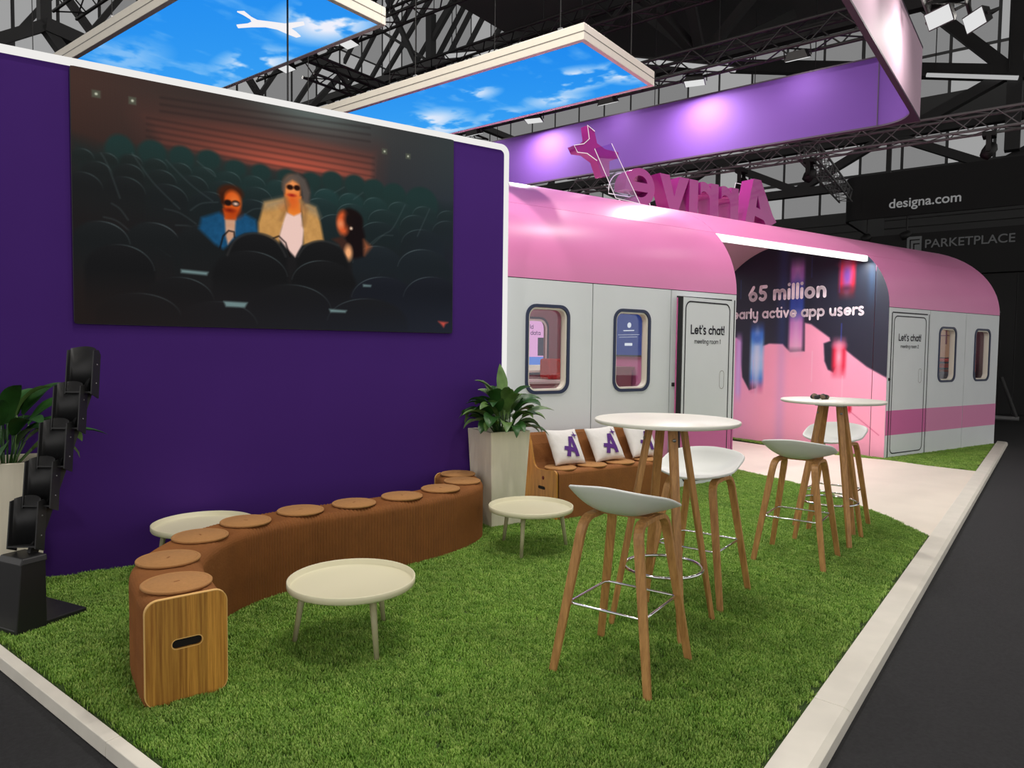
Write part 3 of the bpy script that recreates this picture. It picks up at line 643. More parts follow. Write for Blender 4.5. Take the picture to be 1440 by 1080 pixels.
# ------------------------------------------------------------------ LED screen on the purple wall
PIC = {'wall': [(0.393, 1.316), (0.998, 1.394), (1.931, 1.336), (1.91, 1.113), (1.762, 1.122), (1.213, 1.109), (0.858, 1.128), (0.483, 1.146)], 'glow': [(1.485, 1.238, 0.644, 0.209), (0.802, 1.188, 0.303, 0.106)], 'slats': [[(0.408, 1.302), (1.92, 1.289)], [(0.407, 1.263), (1.92, 1.243)], [(0.407, 1.224), (1.92, 1.197)], [(0.406, 1.185), (1.92, 1.151)], [(0.406, 1.146), (1.921, 1.104)], [(0.486, 1.444), (1.887, 1.504)], [(0.486, 1.401), (1.888, 1.455)], [(0.485, 1.359), (1.888, 1.405)]], 'spot': (1.456, 1.541, 0.369, 0.208), 'far': [(0.256, 1.074, 0.082, 0.099), (0.436, 1.092, 0.081, 0.077), (0.605, 1.088, 0.074, 0.073), (0.769, 1.102, 0.072, 0.06), (0.936, 1.068, 0.069, 0.054), (1.103, 1.066, 0.065, 0.055), (1.278, 1.062, 0.068, 0.052), (1.45, 1.058, 0.07, 0.058), (1.602, 1.08, 0.077, 0.066), (1.773, 1.074, 0.079, 0.071), (1.922, 1.054, 0.087, 0.08), (2.086, 1.035, 0.098, 0.09), (2.315, 1.002, 0.14, 0.126)], 'mass': [(-0.001, 1.105), (0.167, 1.06), (0.482, 1.086), (0.857, 1.056), (1.287, 1.036), (1.783, 1.056), (2.198, 1.008), (2.626, 0.997), (2.636, -0.049), (-0.019, -0.032)], 'row2': [(1.085, 0.98, 0.09, 0.07), (0.962, 1.0, 0.087, 0.068), (1.402, 0.986, 0.089, 0.064), (1.579, 0.98, 0.1, 0.066), (1.753, 0.972, 0.108, 0.08), (0.857, 0.949, 0.102, 0.09), (0.675, 0.994, 0.114, 0.096), (1.912, 0.942, 0.129, 0.1)], 'arcs': [[(0.322, 1.069), (0.434, 0.908), (0.59, 0.756)], [(0.513, 1.057), (0.656, 0.922), (0.788, 0.833)], [(0.698, 1.077), (0.806, 0.996)], [(0.153, 1.042), (0.188, 0.973), (0.251, 0.783)], [(0.206, 0.744), (0.25, 0.716), (0.294, 0.654)], [(0.162, 0.656), (0.234, 0.639), (0.316, 0.572)], [(0.502, 0.746), (0.59, 0.73), (0.687, 0.671)], [(0.565, 0.649), (0.654, 0.65), (0.736, 0.605), (0.794, 0.53)], [(0.322, 0.522), (0.414, 0.517), (0.531, 0.446)], [(0.922, 0.505), (1.028, 0.523), (1.136, 0.505), (1.229, 0.437)], [(1.351, 0.389), (1.439, 0.472), (1.538, 0.503), (1.659, 0.505)], [(1.191, 0.293), (1.285, 0.312), (1.419, 0.287)], [(0.506, 0.314), (0.618, 0.317), (0.7, 0.3), (0.75, 0.258)], [(1.826, 0.25), (1.912, 0.289), (2.044, 0.302)], [(1.955, 0.42), (2.021, 0.48), (2.144, 0.505)], [(2.258, 0.556), (2.316, 0.602), (2.398, 0.62)], [(1.911, 0.65), (1.998, 0.729), (2.075, 0.788), (2.175, 0.974)], [(1.805, 0.53), (1.89, 0.608), (1.998, 0.631)], [(2.28, 0.746), (2.384, 0.968)], [(0.655, 0.755), (0.721, 0.807), (0.822, 0.828)], [(0.994, 0.767), (1.048, 0.807), (1.102, 0.82)], [(1.618, 0.995), (1.69, 1.043)], [(1.762, 0.964), (1.835, 1.023)], [(1.89, 0.648), (1.976, 0.717), (2.075, 0.731)]], 'front': [(1.074, 0.477, 0.202, 0.17), (1.532, 0.468, 0.19, 0.168), (1.036, 0.366, 0.268, 0.157), (1.544, 0.333, 0.24, 0.166), (0.62, 0.162, 0.195, 0.159), (1.29, 0.136, 0.246, 0.172)], 'rims': [[(0.879, 0.483), (0.923, 0.578), (0.993, 0.63), (1.083, 0.648), (1.174, 0.629), (1.238, 0.56), (1.266, 0.506)], [(1.352, 0.513), (1.4, 0.584), (1.478, 0.63), (1.558, 0.637), (1.649, 0.616)]], 'plates': [[(0.594, 0.367), (0.759, 0.361), (0.75, 0.34), (0.594, 0.346)], [(0.854, 0.173), (1.008, 0.171), (0.99, 0.137), (0.868, 0.138)], [(1.578, 0.151), (1.711, 0.146), (1.7, 0.13), (1.588, 0.129)], [(1.837, 0.345), (1.901, 0.343), (1.897, 0.331), (1.839, 0.329)]], 'logo': [(2.467, 0.09), (2.555, 0.084), (2.531, 0.071), (2.516, 0.044), (2.492, 0.069)], 'spk': [(0.132, 1.394, 0.023, 0.022), (0.327, 1.392, 0.021, 0.023), (2.005, 1.352, 0.021, 0.02), (2.198, 1.346, 0.02, 0.02)], 'jb': [(0.72, 0.715), (0.829, 0.763), (0.875, 0.74), (0.945, 0.74), (0.994, 0.767), (1.065, 0.739), (1.083, 0.648), (0.993, 0.636), (0.923, 0.578), (0.853, 0.521), (0.802, 0.549), (0.703, 0.642)], 'js': [(0.865, 0.728), (0.934, 0.728), (0.927, 0.615), (0.884, 0.553), (0.871, 0.609)], 'jn': [(0.855, 0.788), (0.945, 0.787), (0.938, 0.725), (0.865, 0.72)], 'jf': (0.913, 0.83, 0.057, 0.085), 'jh': (0.904, 0.896, 0.08, 0.058), 'jh2': [(0.836, 0.893), (0.859, 0.896), (0.862, 0.815), (0.842, 0.822)], 'jg': [(0.885, 0.832, 0.026, 0.02), (0.935, 0.833, 0.026, 0.02)], 'jl': (0.935, 0.83, 0.014, 0.009), 'jm': (0.895, 0.783, 0.028, 0.011), 'th': [(1.337, 0.996, 0.095, 0.099), (1.382, 0.954, 0.058, 0.114)], 'tf': (1.315, 0.959, 0.055, 0.102), 'tn': [(1.264, 0.93), (1.378, 0.935), (1.374, 0.811), (1.324, 0.786), (1.277, 0.809)], 'tc': [[(1.124, 0.866), (1.258, 0.91), (1.286, 0.801), (1.239, 0.683), (1.22, 0.587), (1.083, 0.645), (1.083, 0.722)], [(1.372, 0.906), (1.479, 0.871), (1.514, 0.769), (1.538, 0.643), (1.439, 0.607), (1.392, 0.599), (1.381, 0.812)]], 'ts': [(1.271, 0.814), (1.324, 0.794), (1.374, 0.822), (1.393, 0.698), (1.385, 0.602), (1.333, 0.506), (1.267, 0.572), (1.22, 0.628), (1.245, 0.721)], 'tl': [[(1.268, 0.908), (1.286, 0.867), (1.233, 0.757)], [(1.378, 0.906), (1.41, 0.853), (1.393, 0.737)]], 'tg': [(1.298, 0.99, 0.024, 0.018), (1.347, 0.992, 0.023, 0.019)], 'tm': (1.311, 0.936, 0.023, 0.009), 'rh': [(1.739, 0.808, 0.096, 0.084)], 'rhp': [(1.679, 0.846), (1.815, 0.841), (1.851, 0.705), (1.843, 0.553), (1.763, 0.527), (1.7, 0.631)], 'rf': (1.684, 0.783, 0.05, 0.087), 'rb': [(1.598, 0.657), (1.679, 0.688), (1.742, 0.615), (1.721, 0.523), (1.649, 0.626)], 'rg': (1.723, 0.57, 0.029, 0.051), 're': (1.744, 0.75, 0.01, 0.01), 'rs': [(1.842, 0.674), (1.9, 0.629), (1.847, 0.564)], 'strap': [[(0.833, 0.525), (0.854, 0.608), (0.889, 0.647), (0.923, 0.642), (0.926, 0.606)], [(1.183, 0.625), (1.22, 0.643), (1.267, 0.601), (1.297, 0.509)]], 'rows': [(0, 0.053, 0.996, 0.065, 0.058), (0, 0.182, 0.99, 0.066, 0.059), (0, 0.314, 1.0, 0.069, 0.06), (0, 0.452, 0.994, 0.072, 0.061), (0, 0.594, 0.988, 0.074, 0.062), (0, 0.74, 0.98, 0.076, 0.064), (0, 0.893, 0.973, 0.079, 0.065), (0, 1.051, 0.966, 0.082, 0.066), (0, 1.215, 0.958, 0.085, 0.067), (0, 1.386, 0.95, 0.089, 0.068), (0, 1.562, 0.942, 0.092, 0.069), (0, 1.745, 0.933, 0.096, 0.071), (0, 1.937, 0.924, 0.099, 0.073), (0, 2.136, 0.914, 0.104, 0.075), (0, 2.344, 0.904, 0.108, 0.076), (0, 2.56, 0.894, 0.113, 0.078), (1, 0.13, 0.91, 0.086, 0.079), (1, 0.302, 0.918, 0.09, 0.081), (1, 0.482, 0.906, 0.094, 0.083), (1, 0.67, 0.896, 0.098, 0.084), (1, 0.866, 0.885, 0.102, 0.086), (1, 1.072, 0.872, 0.107, 0.088), (1, 1.289, 0.86, 0.113, 0.09), (1, 1.516, 0.847, 0.119, 0.093), (1, 1.755, 0.834, 0.125, 0.096), (1, 2.006, 0.819, 0.131, 0.098), (1, 2.272, 0.804, 0.139, 0.101), (1, 2.552, 0.788, 0.146, 0.103), (2, 0.052, 0.814, 0.112, 0.101), (2, 0.278, 0.814, 0.119, 0.104), (2, 0.518, 0.798, 0.126, 0.107), (2, 0.774, 0.78, 0.134, 0.11), (2, 1.045, 0.76, 0.143, 0.113), (2, 1.334, 0.74, 0.152, 0.118), (2, 1.643, 0.718, 0.163, 0.122), (2, 1.974, 0.695, 0.175, 0.126), (2, 2.33, 0.67, 0.188, 0.131)], 'near': [(0, 0.433, 0.514, 0.163, 0.138), (0, 0.722, 0.514, 0.166, 0.151), (0, 1.959, 0.481, 0.207, 0.159), (0, 2.346, 0.478, 0.236, 0.17), (0, 0.148, 0.489, 0.159, 0.141), (1, 1.074, 0.477, 0.202, 0.17), (1, 1.532, 0.468, 0.19, 0.168), (2, 0.25, 0.33, 0.194, 0.168), (2, 0.589, 0.16, 0.21, 0.158), (2, 1.034, 0.348, 0.25, 0.176), (2, 1.544, 0.327, 0.24, 0.172), (2, 2.006, 0.227, 0.264, 0.185), (2, 2.42, 0.247, 0.263, 0.193), (3, 1.312, 0.137, 0.286, 0.176), (3, 0.354, 0.047, 0.244, 0.154), (3, 0.822, 0.008, 0.256, 0.163), (3, 1.88, 0.048, 0.323, 0.194)], 'hair': [(1.287, 1.072), (1.353, 1.093), (1.405, 1.058), (1.44, 0.971), (1.432, 0.903), (1.393, 0.88), (1.382, 0.964), (1.366, 1.019), (1.315, 1.04), (1.268, 1.005), (1.26, 0.948), (1.245, 0.965), (1.253, 1.031)], 'shl': [[(1.124, 0.862), (1.258, 0.91), (1.271, 0.865), (1.175, 0.833), (1.123, 0.819)], [(1.378, 0.903), (1.479, 0.871), (1.508, 0.807), (1.439, 0.837), (1.381, 0.857)]]}
def bend(l):
    Q = [l[0]]+list(l)+[l[-1]]; out = []
    for i in range(1, len(Q)-2):
        for k in range(6):
            u = k/6; out.append(tuple(.5*(2*Q[i][j]+(Q[i+1][j]-Q[i-1][j])*u+(2*Q[i-1][j]-5*Q[i][j]+4*Q[i+1][j]-Q[i+2][j])*u*u+(3*Q[i][j]-Q[i-1][j]-3*Q[i+1][j]+Q[i+2][j])*u**3) for j in (0, 1)))
    return out+[l[-1]]
def screen():
    r = thing('display_screen', WP(1.415, T0), WA, 'large flat LED screen on the purple wall showing three people in a dark cinema', 'screen')
    so = (1.415, T0, 0); w, h = 2.592, 1.535
    MB().prism(rrect(.114, 2.714, 1.546, 3.086, .02, 4), T0-.012, T0+.003, 'y').build('bezel', m_black, r, off=so)
    NW, NH = 560, 336
    s = np.linspace(0, w, NW)[None, :].repeat(NH, 0); z = np.linspace(0, h, NH)[:, None].repeat(NW, 1)
    cv = Canvas(s, z); U, V = s, z; u = U/w; v = V/h
    base = np.array((36, 29, 27))[None, None]*(1-u[..., None])+np.array((38, 44, 54))[None, None]*u[..., None]
    up_ = np.clip((v-.35)/.6, 0, 1)[..., None]
    upc = np.array((74, 52, 46))[None, None]*(1-u[..., None])+np.array((56, 62, 64))[None, None]*u[..., None]
    cv.img = (base*(1-up_)+upc*up_)/255
    cv.blend(np.clip((v-.8)/.3, 0, 1)*np.exp(-((u-.35)/.3)**2)*.45, (40, 42, 40))
    sx, sy, srx, sry = PIC['spot']
    d = np.hypot((U-sx)/srx, (V-sy)/sry); cv.blend(np.exp(-d*d)*.8, (104, 116, 112))
    cv.poly(PIC['wall'], (90, 56, 50), .14, .8)
    (xa, ya), (xb, yb) = PIC['wall'][7], PIC['wall'][3]; q = V-(ya+(yb-ya)*(U-xa)/(xb-xa)); f = (U-xa)/(xb-xa); m = np.clip(.5-cv.sdf(PIC['wall'])/.06, 0, 1)
    cv.blend(np.clip(1-q/.26, 0, 1)**1.1*np.exp(-((f-.62)/.48)**2)*.95*m, (206, 92, 70))
    for l in PIC['slats']: cv.line(l, .006, (40, 34, 34), .012, .6)
    cv.poly(PIC['mass'], (34, 44, 44), .06)
    g = np.clip((.62-v)/.22, 0, 1)**.7; cv.blend(g, (31, 30, 31))
    for (x, y, a, b) in PIC['far']:
        cv.ell(x, y, a, b, (36, 56, 54), .012); cv.poly([(x-a, y), (x+a, y), (x+a*1.1, y-.14), (x-a*1.1, y-.14)], (35, 52, 50), .05, .8)
    def dome(x, y, a, b, c, rim, al, side=0):
        m = cv.soft((np.hypot((U-x)/a, (V-y)/b)-1)*min(a, b), .012)*(V > y)+cv.soft(np.abs(U-x)-a, .012)*(V <= y)*np.clip(1-(y-V)/(b*2.2), 0, 1)
        cv.blend(m, c); cv.blend(m*np.clip((V-y)/b, 0, 1)**2*.35, tuple(min(255, q*1.5) for q in c))
        d = np.abs(np.hypot((U-x)/a, (V-y)/b)-.985)*min(a, b); sd = np.exp(-(((U-x)/a-side*.45)/.45)**2)
        cv.blend(np.clip(1-d/.0055, 0, 1)*(V > y+b*.1)*sd*al, rim)
    for (k, x, y, a, b) in PIC['rows']:
        fu = x/w; lit = max(0, 1-abs(fu-.62)/.5); c = np.array(((34, 40, 39), (32, 36, 36), (30, 33, 34))[k])+lit*np.array(((2, 18, 18), (2, 14, 14), (1, 8, 9))[k]); dome(x, y, a, b, tuple(c), (96, 118, 118), .5, 1 if fu < .5 else -1)
    cv.blend(np.clip(1-u/.32, 0, 1)*np.clip(1-(v-.2)/.55, 0, 1)*.7, (36, 30, 29)); cv.blend(np.clip((u-.78)/.25, 0, 1)*np.clip((.75-v)/.4, 0, 1)*.7, (38, 43, 55))
    for l in PIC['arcs'][:9]+PIC['arcs'][13:]: cv.line(bend(l), .004, (104, 122, 124), .007, .3)
    for (k, x, y, a, b) in PIC['near']:
        if k == 0: dome(x, y, a, b, (29, 31, 32) if x < 1.3 else (31, 36, 40), (110, 126, 128), .6, 1 if x < 1.3 else -1)
    # people on the picture
    def P(k, c, w_=.008, a=1): cv.poly(PIC[k], c, w_, a)
    def Ee(k, c, w_=.008, a=1): cv.ell(*PIC[k], c, w_, a)
    P('jb', (28, 78, 116), .014); P('js', (206, 158, 128)); P('jn', (205, 86, 30)); Ee('jh', (66, 34, 22), .012); Ee('jf', (214, 86, 28), .012); P('jh2', (58, 30, 20))
    x, y, a, b = PIC['jf']; cv.ell(x+a*.25, y+b*.25, a*.5, b*.4, (244, 134, 62), .03, .7); cv.ell(x, y-b*.75, a*.75, b*.35, (150, 44, 14), .03, .6)
    for e in PIC['jg']: cv.ell(*e, (34, 22, 20), .006)
    Ee('jl', (255, 214, 190)); Ee('jm', (120, 30, 16), .01)
    for e in PIC['th']: cv.ell(*e, (50, 46, 44), .014)
    P('tn', (246, 138, 52)); Ee('tf', (240, 128, 56), .012)
    x, y, a, b = PIC['tf']; cv.ell(x-a*.1, y+b*.45, a*.7, b*.45, (250, 170, 110), .04, .7); cv.ell(x, y-b*.5, a*.7, b*.3, (214, 80, 28), .03, .6)
    for e in PIC['tg']: cv.ell(*e, (40, 20, 16), .006)
    Ee('tm', (160, 30, 26), .008)
    for q in PIC['tc']: cv.poly(q, (200, 148, 84), .012)
    P('ts', (244, 206, 194))
    for q in PIC['shl']: cv.poly(q, (150, 132, 106), .03, .8)
    cv.poly(PIC['hair'], (92, 82, 76), .012, .9)
    x, y, a, b = PIC['tf']; cv.ell(x, y-b*1.05, a*.8, b*.22, (196, 70, 24), .04, .5)
    n_ = fbm(U.shape, (90, 54), 5, 3)-.5; jm = sum(cv.soft(cv.sdf(q), .01) for q in PIC['tc']); cv.img += (n_*.10*jm)[..., None]*np.array((1, .8, .5)); jm = cv.soft(cv.sdf(PIC['jb']), .01); cv.img += (n_*.08*jm)[..., None]*np.array((.3, .7, 1))
    for l in PIC['tl']: cv.line(l, .012, (140, 100, 62), .02, .8)
    for e in PIC['rh']: cv.ell(*e, (28, 20, 20), .012)
    P('rhp', (26, 19, 20), .014); Ee('rf', (216, 92, 48), .014); x, y, a, b = PIC['rf']; cv.ell(x+a*.9, y+b*.3, a*.7, b*.8, (28, 20, 20), .02); cv.ell(x-a*.4, y-b*.1, a*.35, b*.25, (250, 170, 120), .02, .7)
    P('rb', (62, 40, 34), .012); P('rs', (150, 84, 54), .02); Ee('rg', (250, 176, 120), .016); Ee('re', (255, 220, 190))
    for l in PIC['strap']: cv.line(l, .008, (24, 18, 18), .006)
    for (k, x, y, a, b) in PIC['near']:
        if k > 0: dome(x, y, a, b, (26+2*(x > 1.9), 26+4*(x > 1.9), 27+9*(x > 1.9)), (100, 116, 118), .0 if k == 1 else .55, 1 if x < 1.5 else -1)
    cv.blend(np.clip(1-v/.22, 0, 1)*.8*(1-u), (36, 29, 27)); cv.blend(np.clip(1-v/.22, 0, 1)*.8*u, (36, 40, 50))
    for l in PIC['rims']: cv.line(bend(l), .006, (58, 58, 58), .01, .8)
    for q in PIC['plates']: cv.poly(q, (120, 146, 146), .008, .9)
    P('logo', (190, 76, 66), .01)
    for (x, y, a, b) in PIC['spk']:
        cv.poly([(x-a, y-b), (x+a, y-b), (x+a, y+b), (x-a, y+b)], (88, 92, 78), .005, .8); cv.ell(x, y, a*.3, b*.3, (220, 224, 200), .005)
    # fine LED grid
    cv.img *= (1-.05*((np.arange(NW) % 2)[None, :, None]))*(1-.05*((np.arange(NH) % 2)[:, None, None]))
    print_mesh('picture', s+.118-so[0], np.full_like(s, -.0135), z+1.549, cv.img, m_screen, r)
screen()
# ------------------------------------------------------------------ hanging sky light boxes
def skybox(x0, x1, y0, y1, z, label, clouds, seed, emblem=False):
    cx, cy = (x0+x1)/2, (y0+y1)/2; r = thing('sky_lightbox', (cx, cy, z), 0, label, 'light panel', 'hanging sky light boxes'); off = (cx, cy, z)
    for (a, b, c, d) in ((x0, x0+.045, y0, y1), (x1-.045, x1, y0, y1), (x0+.045, x1-.045, y0, y0+.045), (x0+.045, x1-.045, y1-.045, y1)):
        f = MB().box(a, b, c, d, z, z+.14).build('frame_rail', m_alu, r, off=off, bevel=.004)
        g = MB().box(a-.001, b+.001, c-.001, d+.001, z+.066, z+.074); g.build('groove', m_grayalu, f, off=off)
    NX, NY = 130, 330; X = np.linspace(x0+.03, x1-.03, NX)[None, :].repeat(NY, 0); Y = np.linspace(y0+.03, y1-.03, NY)[:, None].repeat(NX, 1)
    cv = Canvas(X-x0, Y-y0); k = (cv.V/(y1-y0))
    c0 = np.array((20, 128, 236))/255; c1_ = np.array((66, 168, 246))/255; kk = np.clip(.25+.5*k+.25*(cv.U/1.25), 0, 1)[..., None]
    cv.img = c0*(1-kk)+c1_*kk
    n = fbm((NY, NX), (5, 12), seed, 5); n2 = fbm((NY, NX), (3, 26), seed+1, 4)
    for (x, y, a, b, s_) in clouds:
        d = np.hypot((cv.U-x)/a, (cv.V-y)/b); f = np.clip((1.15-d)*1.2, 0, 1)*np.clip((n*.75+n2*.25-.40)*9, 0, 1)*s_; cv.blend(np.clip(f, 0, 1), (238, 240, 252))
    wisp = np.clip((n2*.55+n*.45-.58)*4, 0, 1)*.4; cv.blend(wisp, (190, 218, 250))
    print_mesh('luminous_print', X-cx, Y-cy, np.full_like(X, .006), cv.img, m_skyprint, r)
    MB().box(x0+.03, x1-.03, y0+.03, y1-.03, z+.1, z+.13).build('backing', m_alu, r, off=off)
    for (ax, ay) in ((x0+.02, y0+.25), (x1-.02, y0+.25), (x0+.02, y1-.25), (x1-.02, y1-.25), (x0+.02, cy), (x1-.02, cy)):
        MB().box(ax-.012, ax+.012, ay-.02, ay+.02, z+.135, z+.16).build('hook', m_steel, r, off=off); bar('cable', (ax-cx, ay-cy, .15), (ax-cx, ay-cy, 2.6), .004, m_cable, r)
    if emblem:
        # four-pointed figure, white
        pts = EMB
        o = MB().prism([(p[0], p[1]) for p in pts], z-.006, z+.003, 'z').build('emblem', emis('emblem_white', (1, .97, 1, 1), .92), r, off=off)
    return r
EMB = [(3.084, 5.108), (3.116, 5.063), (3.202, 5.104), (3.26, 5.113), (3.338, 5.054), (3.425, 4.99), (3.495, 4.839), (3.528, 4.87), (3.498, 5.017), (3.57, 5.04), (3.637, 5.075), (3.626, 5.119), (3.537, 5.122), (3.445, 5.118), (3.363, 5.158), (3.295, 5.252), (3.241, 5.353), (3.208, 5.322), (3.249, 5.23), (3.251, 5.172), (3.21, 5.133), (3.137, 5.113)]
skybox(2.68, 3.93, 4.36, 8.36, 4.0, 'hanging blue sky light box with a white star emblem above the screen', [(.95, .35, .38, .5, 1), (1.08, 1.55, .3, .55, .9), (.95, 2.9, .5, .9, .7), (.3, 2.4, .3, .6, .4)], 11, True)
skybox(5.07, 6.36, 3.21, 7.21, 4.0, 'hanging blue sky light box without emblem nearest the violet banner', [(.72, .55, .3, .42, 1.1), (.85, .08, .3, .25, .9), (.42, 1.55, .2, .3, .8), (1.05, 1.0, .25, .4, .7), (.75, 2.55, .3, .6, .9), (1.1, 2.9, .25, 1.0, .8), (1.1, 1.7, .2, .35, .6)], 21)
# ------------------------------------------------------------------ hanging fascia banner
def fascia():
    zb, zt, X, Y, R = 4.40, 5.29, 10.35, 1.50, .42
    def path(o):
        R = .42 if o > .02 else .03+o
        p = [(X-o, 8.9)]+[(X-o, 8.9-k*1.2) for k in range(1, 6)]
        for i in range(13):
            a = PI/2*i/12; p.append((X-o-R+R*math.cos(a), Y+o+R-R*math.sin(a)))
        return p+[(X-.5-k*1.2, Y+o) for k in range(1, 7)]
    r = thing('hanging_banner', (X, Y, zb), 0, 'long fabric banner hung over the stand, violet inside and pale pink outside', 'banner'); off = (X, Y, zb)
    for (o_, m, nm) in ((0, m_fasout, 'outer_skin'), (.05, m_fasin, 'inner_skin')):
        p = path(o_); n = len(p); b = MB(); b.add([(q[0], q[1], zb) for q in p]+[(q[0], q[1], zt) for q in p], [(i, i+1, n+i+1, n+i) for i in range(n-1)], o_ > .02); b.build(nm, m, r, off=off)
    a, c = path(-.004), path(.054); n = len(a); b = MB()
    for (z0, z1) in ((zb-.015, zb+.008), (zt-.008, zt+.012)):
        b.add([(q[0], q[1], z0) for q in a]+[(q[0], q[1], z0) for q in c]+[(q[0], q[1], z1) for q in a]+[(q[0], q[1], z1) for q in c],
              [f for i in range(n-1) for f in ((i, i+1, n+i+1, n+i), (2*n+i, 3*n+i, 3*n+i+1, 2*n+i+1), (i, 2*n+i, 2*n+i+1, i+1), (n+i, n+i+1, 3*n+i+1, 3*n+i))])
    b.build('frame_rail', m_fasedge, r, off=off)
    MB().box(X-.057, X-.05, 1.98, 1.992, zb, zt).build('fabric_seam', m_fasedge, r, off=off)
    for q in ((X-.02, 8.4), (X-.02, 5.2), (X-.02, 2.2), (8.4, Y+.02), (5.6, Y+.02)): bar('cable', (q[0]-X, q[1]-Y, zt-zb), (q[0]-X, q[1]-Y, 2.6), .006, m_cable, r)
fascia()
# ------------------------------------------------------------------ roof sign: letters seen from behind
def sign():
    tp = 6.42; zb = ZS+ZC*math.sqrt(1-((tp-TC)/TA)**2)-.012
    r = thing('roof_sign', WP(7.2, tp, zb), WA, 'magenta three-dimensional sign letters standing on the pink carriage roof', 'sign')
    def letter(loops, sx):  # loops drawn as read from the front; mirrored because it is seen from behind
        L = [[(-p[0], p[1]) for p in lp] for lp in loops]
        me = outline_mesh(L, .20); o = mesh_obj('letter', me, m_sign, r, (sx-7.2, .1, 0), (PI/2, 0, 0)); smooth_by_angle(o, 30)
        for lp in L[:1]:
            b = MB(); b.tube([(p[0], .206, p[1]) for p in lp], .006, 5, True); e = b.build('lit_edge', m_neon, o); e.rotation_euler = (-PI/2, 0, 0)
        return o
    xh = .44
    def ringd(cx, cy, ro, ri, a0, a1, n=22):
        return arc(cx, cy, ro, ro, a0, a1, n)+arc(cx, cy, ri, ri, a1, a0, n)
    # A : long left leg with an ear, as drawn from the front
    A = [[(-.14, .16), (.14, .62), (.30, .62), (.46, 0), (.28, 0), (.25, .12), (.06, .08), (-.02, -.02), (-.22, .08)], [(.14, .22), (.23, .24), (.20, .40)]]
    rr = [[(0, 0), (0, xh), (.15, xh), (.15, .36)]+arc(.29, .27, .16, .17, 120, 70, 6)+[(.34, .27)]+arc(.27, .22, .10, .10, 60, 170, 6)+[(.16, 0)]]
    ii = [[(0, 0), (0, xh), (.16, xh), (.16, 0)]]
    vv = [[(0, xh), (.17, xh), (.26, .18), (.35, xh), (.52, xh), (.33, 0), (.19, 0)]]
    ee = [arc(.24, .22, .24, .23, -50, -360, 26)+[(.48, .17), (.14, .17)]+arc(.24, .2, .13, .10, 195, 300, 8), arc(.24, .26, .12, .10, 10, 170, 10)]
    letter(A, 8.42); letter(rr, 7.82); letter(rr, 7.42); letter(ii, 7.03); letter(vv, 6.86); letter(ee, 6.26)
    # star emblem on a clear support
    st = thing('roof_emblem', WP(5.36, tp+.05, zb), WA, 'magenta four-armed star emblem on a clear panel left of the roof letters', 'sign')
    def P(s, z): return (s-5.36, z-zb)
    body = [P(5.22, 4.02), P(5.33, 3.97), P(5.37, 3.84), P(5.50, 3.79), P(5.70, 3.79), P(5.70, 3.72), P(5.56, 3.66), P(5.57, 3.49), P(5.45, 3.47), P(5.37, 3.64), P(5.22, 3.70), P(5.08, 3.69), P(5.03, 3.76), P(5.17, 3.80), P(5.25, 3.87)]
    me = outline_mesh([body], .12); o = mesh_obj('emblem', me, m_sign, st, (0, .06, 0), (PI/2, 0, 0))
    b = MB(); b.tube([(p[0], -.004, p[1]) for p in body[9:]+body[:2]], .0045, 5); b.build('lit_edge', m_neon, st)
    quad = [P(5.17, 3.70), P(5.50, 3.19), P(5.88, 3.17), P(5.42, 3.80)]
    MB().prism(quad, -.20, -.19, 'y').build('clear_panel', m_acryl, st)
    for (i, j) in ((0, 1), (3, 2), (1, 2)):
        bar('lit_edge', (quad[i][0], -.2, quad[i][1]), (quad[j][0], -.2, quad[j][1]), .004, m_neon, st)
sign()
# ------------------------------------------------------------------ floodlights on black trusses
def flood(loc, aim, label, energy, size=.30):
    r = thing('floodlight', loc, 0, label, 'floodlight', 'floodlights on the trusses')
    d = (Vector(aim)-Vector(loc)).normalized(); q = d.to_track_quat('-Z', 'Y'); r.rotation_mode = 'QUATERNION'; r.rotation_quaternion = q
    s = size/2
    MB().taper((0, 0), s, s*.62, -.02, (0, 0), s*.7, s*.42, .09).build('housing', m_truss, r)
    MB().box(-s*.92, s*.92, -s*.54, s*.54, -.026, -.02).build('glass', m_lampglow, r)
    b = MB(); b.sweep([(-s-.02, 0, .0), (-s-.02, 0, .14), (s+.02, 0, .14), (s+.02, 0, 0)], [(-.006, -.015), (.006, -.015), (.006, .015), (-.006, .015)], upv=(0, 1, 0), smooth=False); b.build('yoke', m_truss, r)
    ld = bpy.data.lights.new('lamp', 'AREA'); ld.shape = 'RECTANGLE'; ld.size = s*1.7; ld.size_y = s; ld.energy = energy; ld.color = (1, .95, .88)
    lo = bpy.data.objects.new('lamp', ld); COL.objects.link(lo); lo.parent = r; lo.location = (0, 0, -.035)
    return r
def box_truss(p, q, w, h, step, label, rc=.024, rb=.011, m=None, group='lighting trusses'):
    m = m or m_truss; P = Vector(p); Q = Vector(q); d = Q-P; Ln = d.length; t = d.normalized(); x = t.cross(Vector((0, 0, 1))).normalized(); z = Vector((0, 0, 1))
    r = thing('lighting_truss', P, 0, label, 'truss', group)
    cs = [x*(w/2)+z*(h/2), x*(-w/2)+z*(h/2), x*(-w/2)+z*(-h/2), x*(w/2)+z*(-h/2)]
    for c in cs: bar('chord', c, c+d, rc, m, r)
    n = max(2, int(Ln/step))
    for f in range(4):
        a, b = cs[f], cs[(f+1) % 4]
        for i in range(n):
            k0, k1 = Ln*i/n, Ln*(i+1)/n
            u, v = (a, b) if i % 2 == 0 else (b, a); bar('brace', u+t*k0, v+t*k1, rb, m, r)
    return r
box_truss((9.9, 1.75, 5.62), (9.9, 9.2, 5.62), .3, .3, .32, 'black box truss carrying floodlights just above the violet banner')
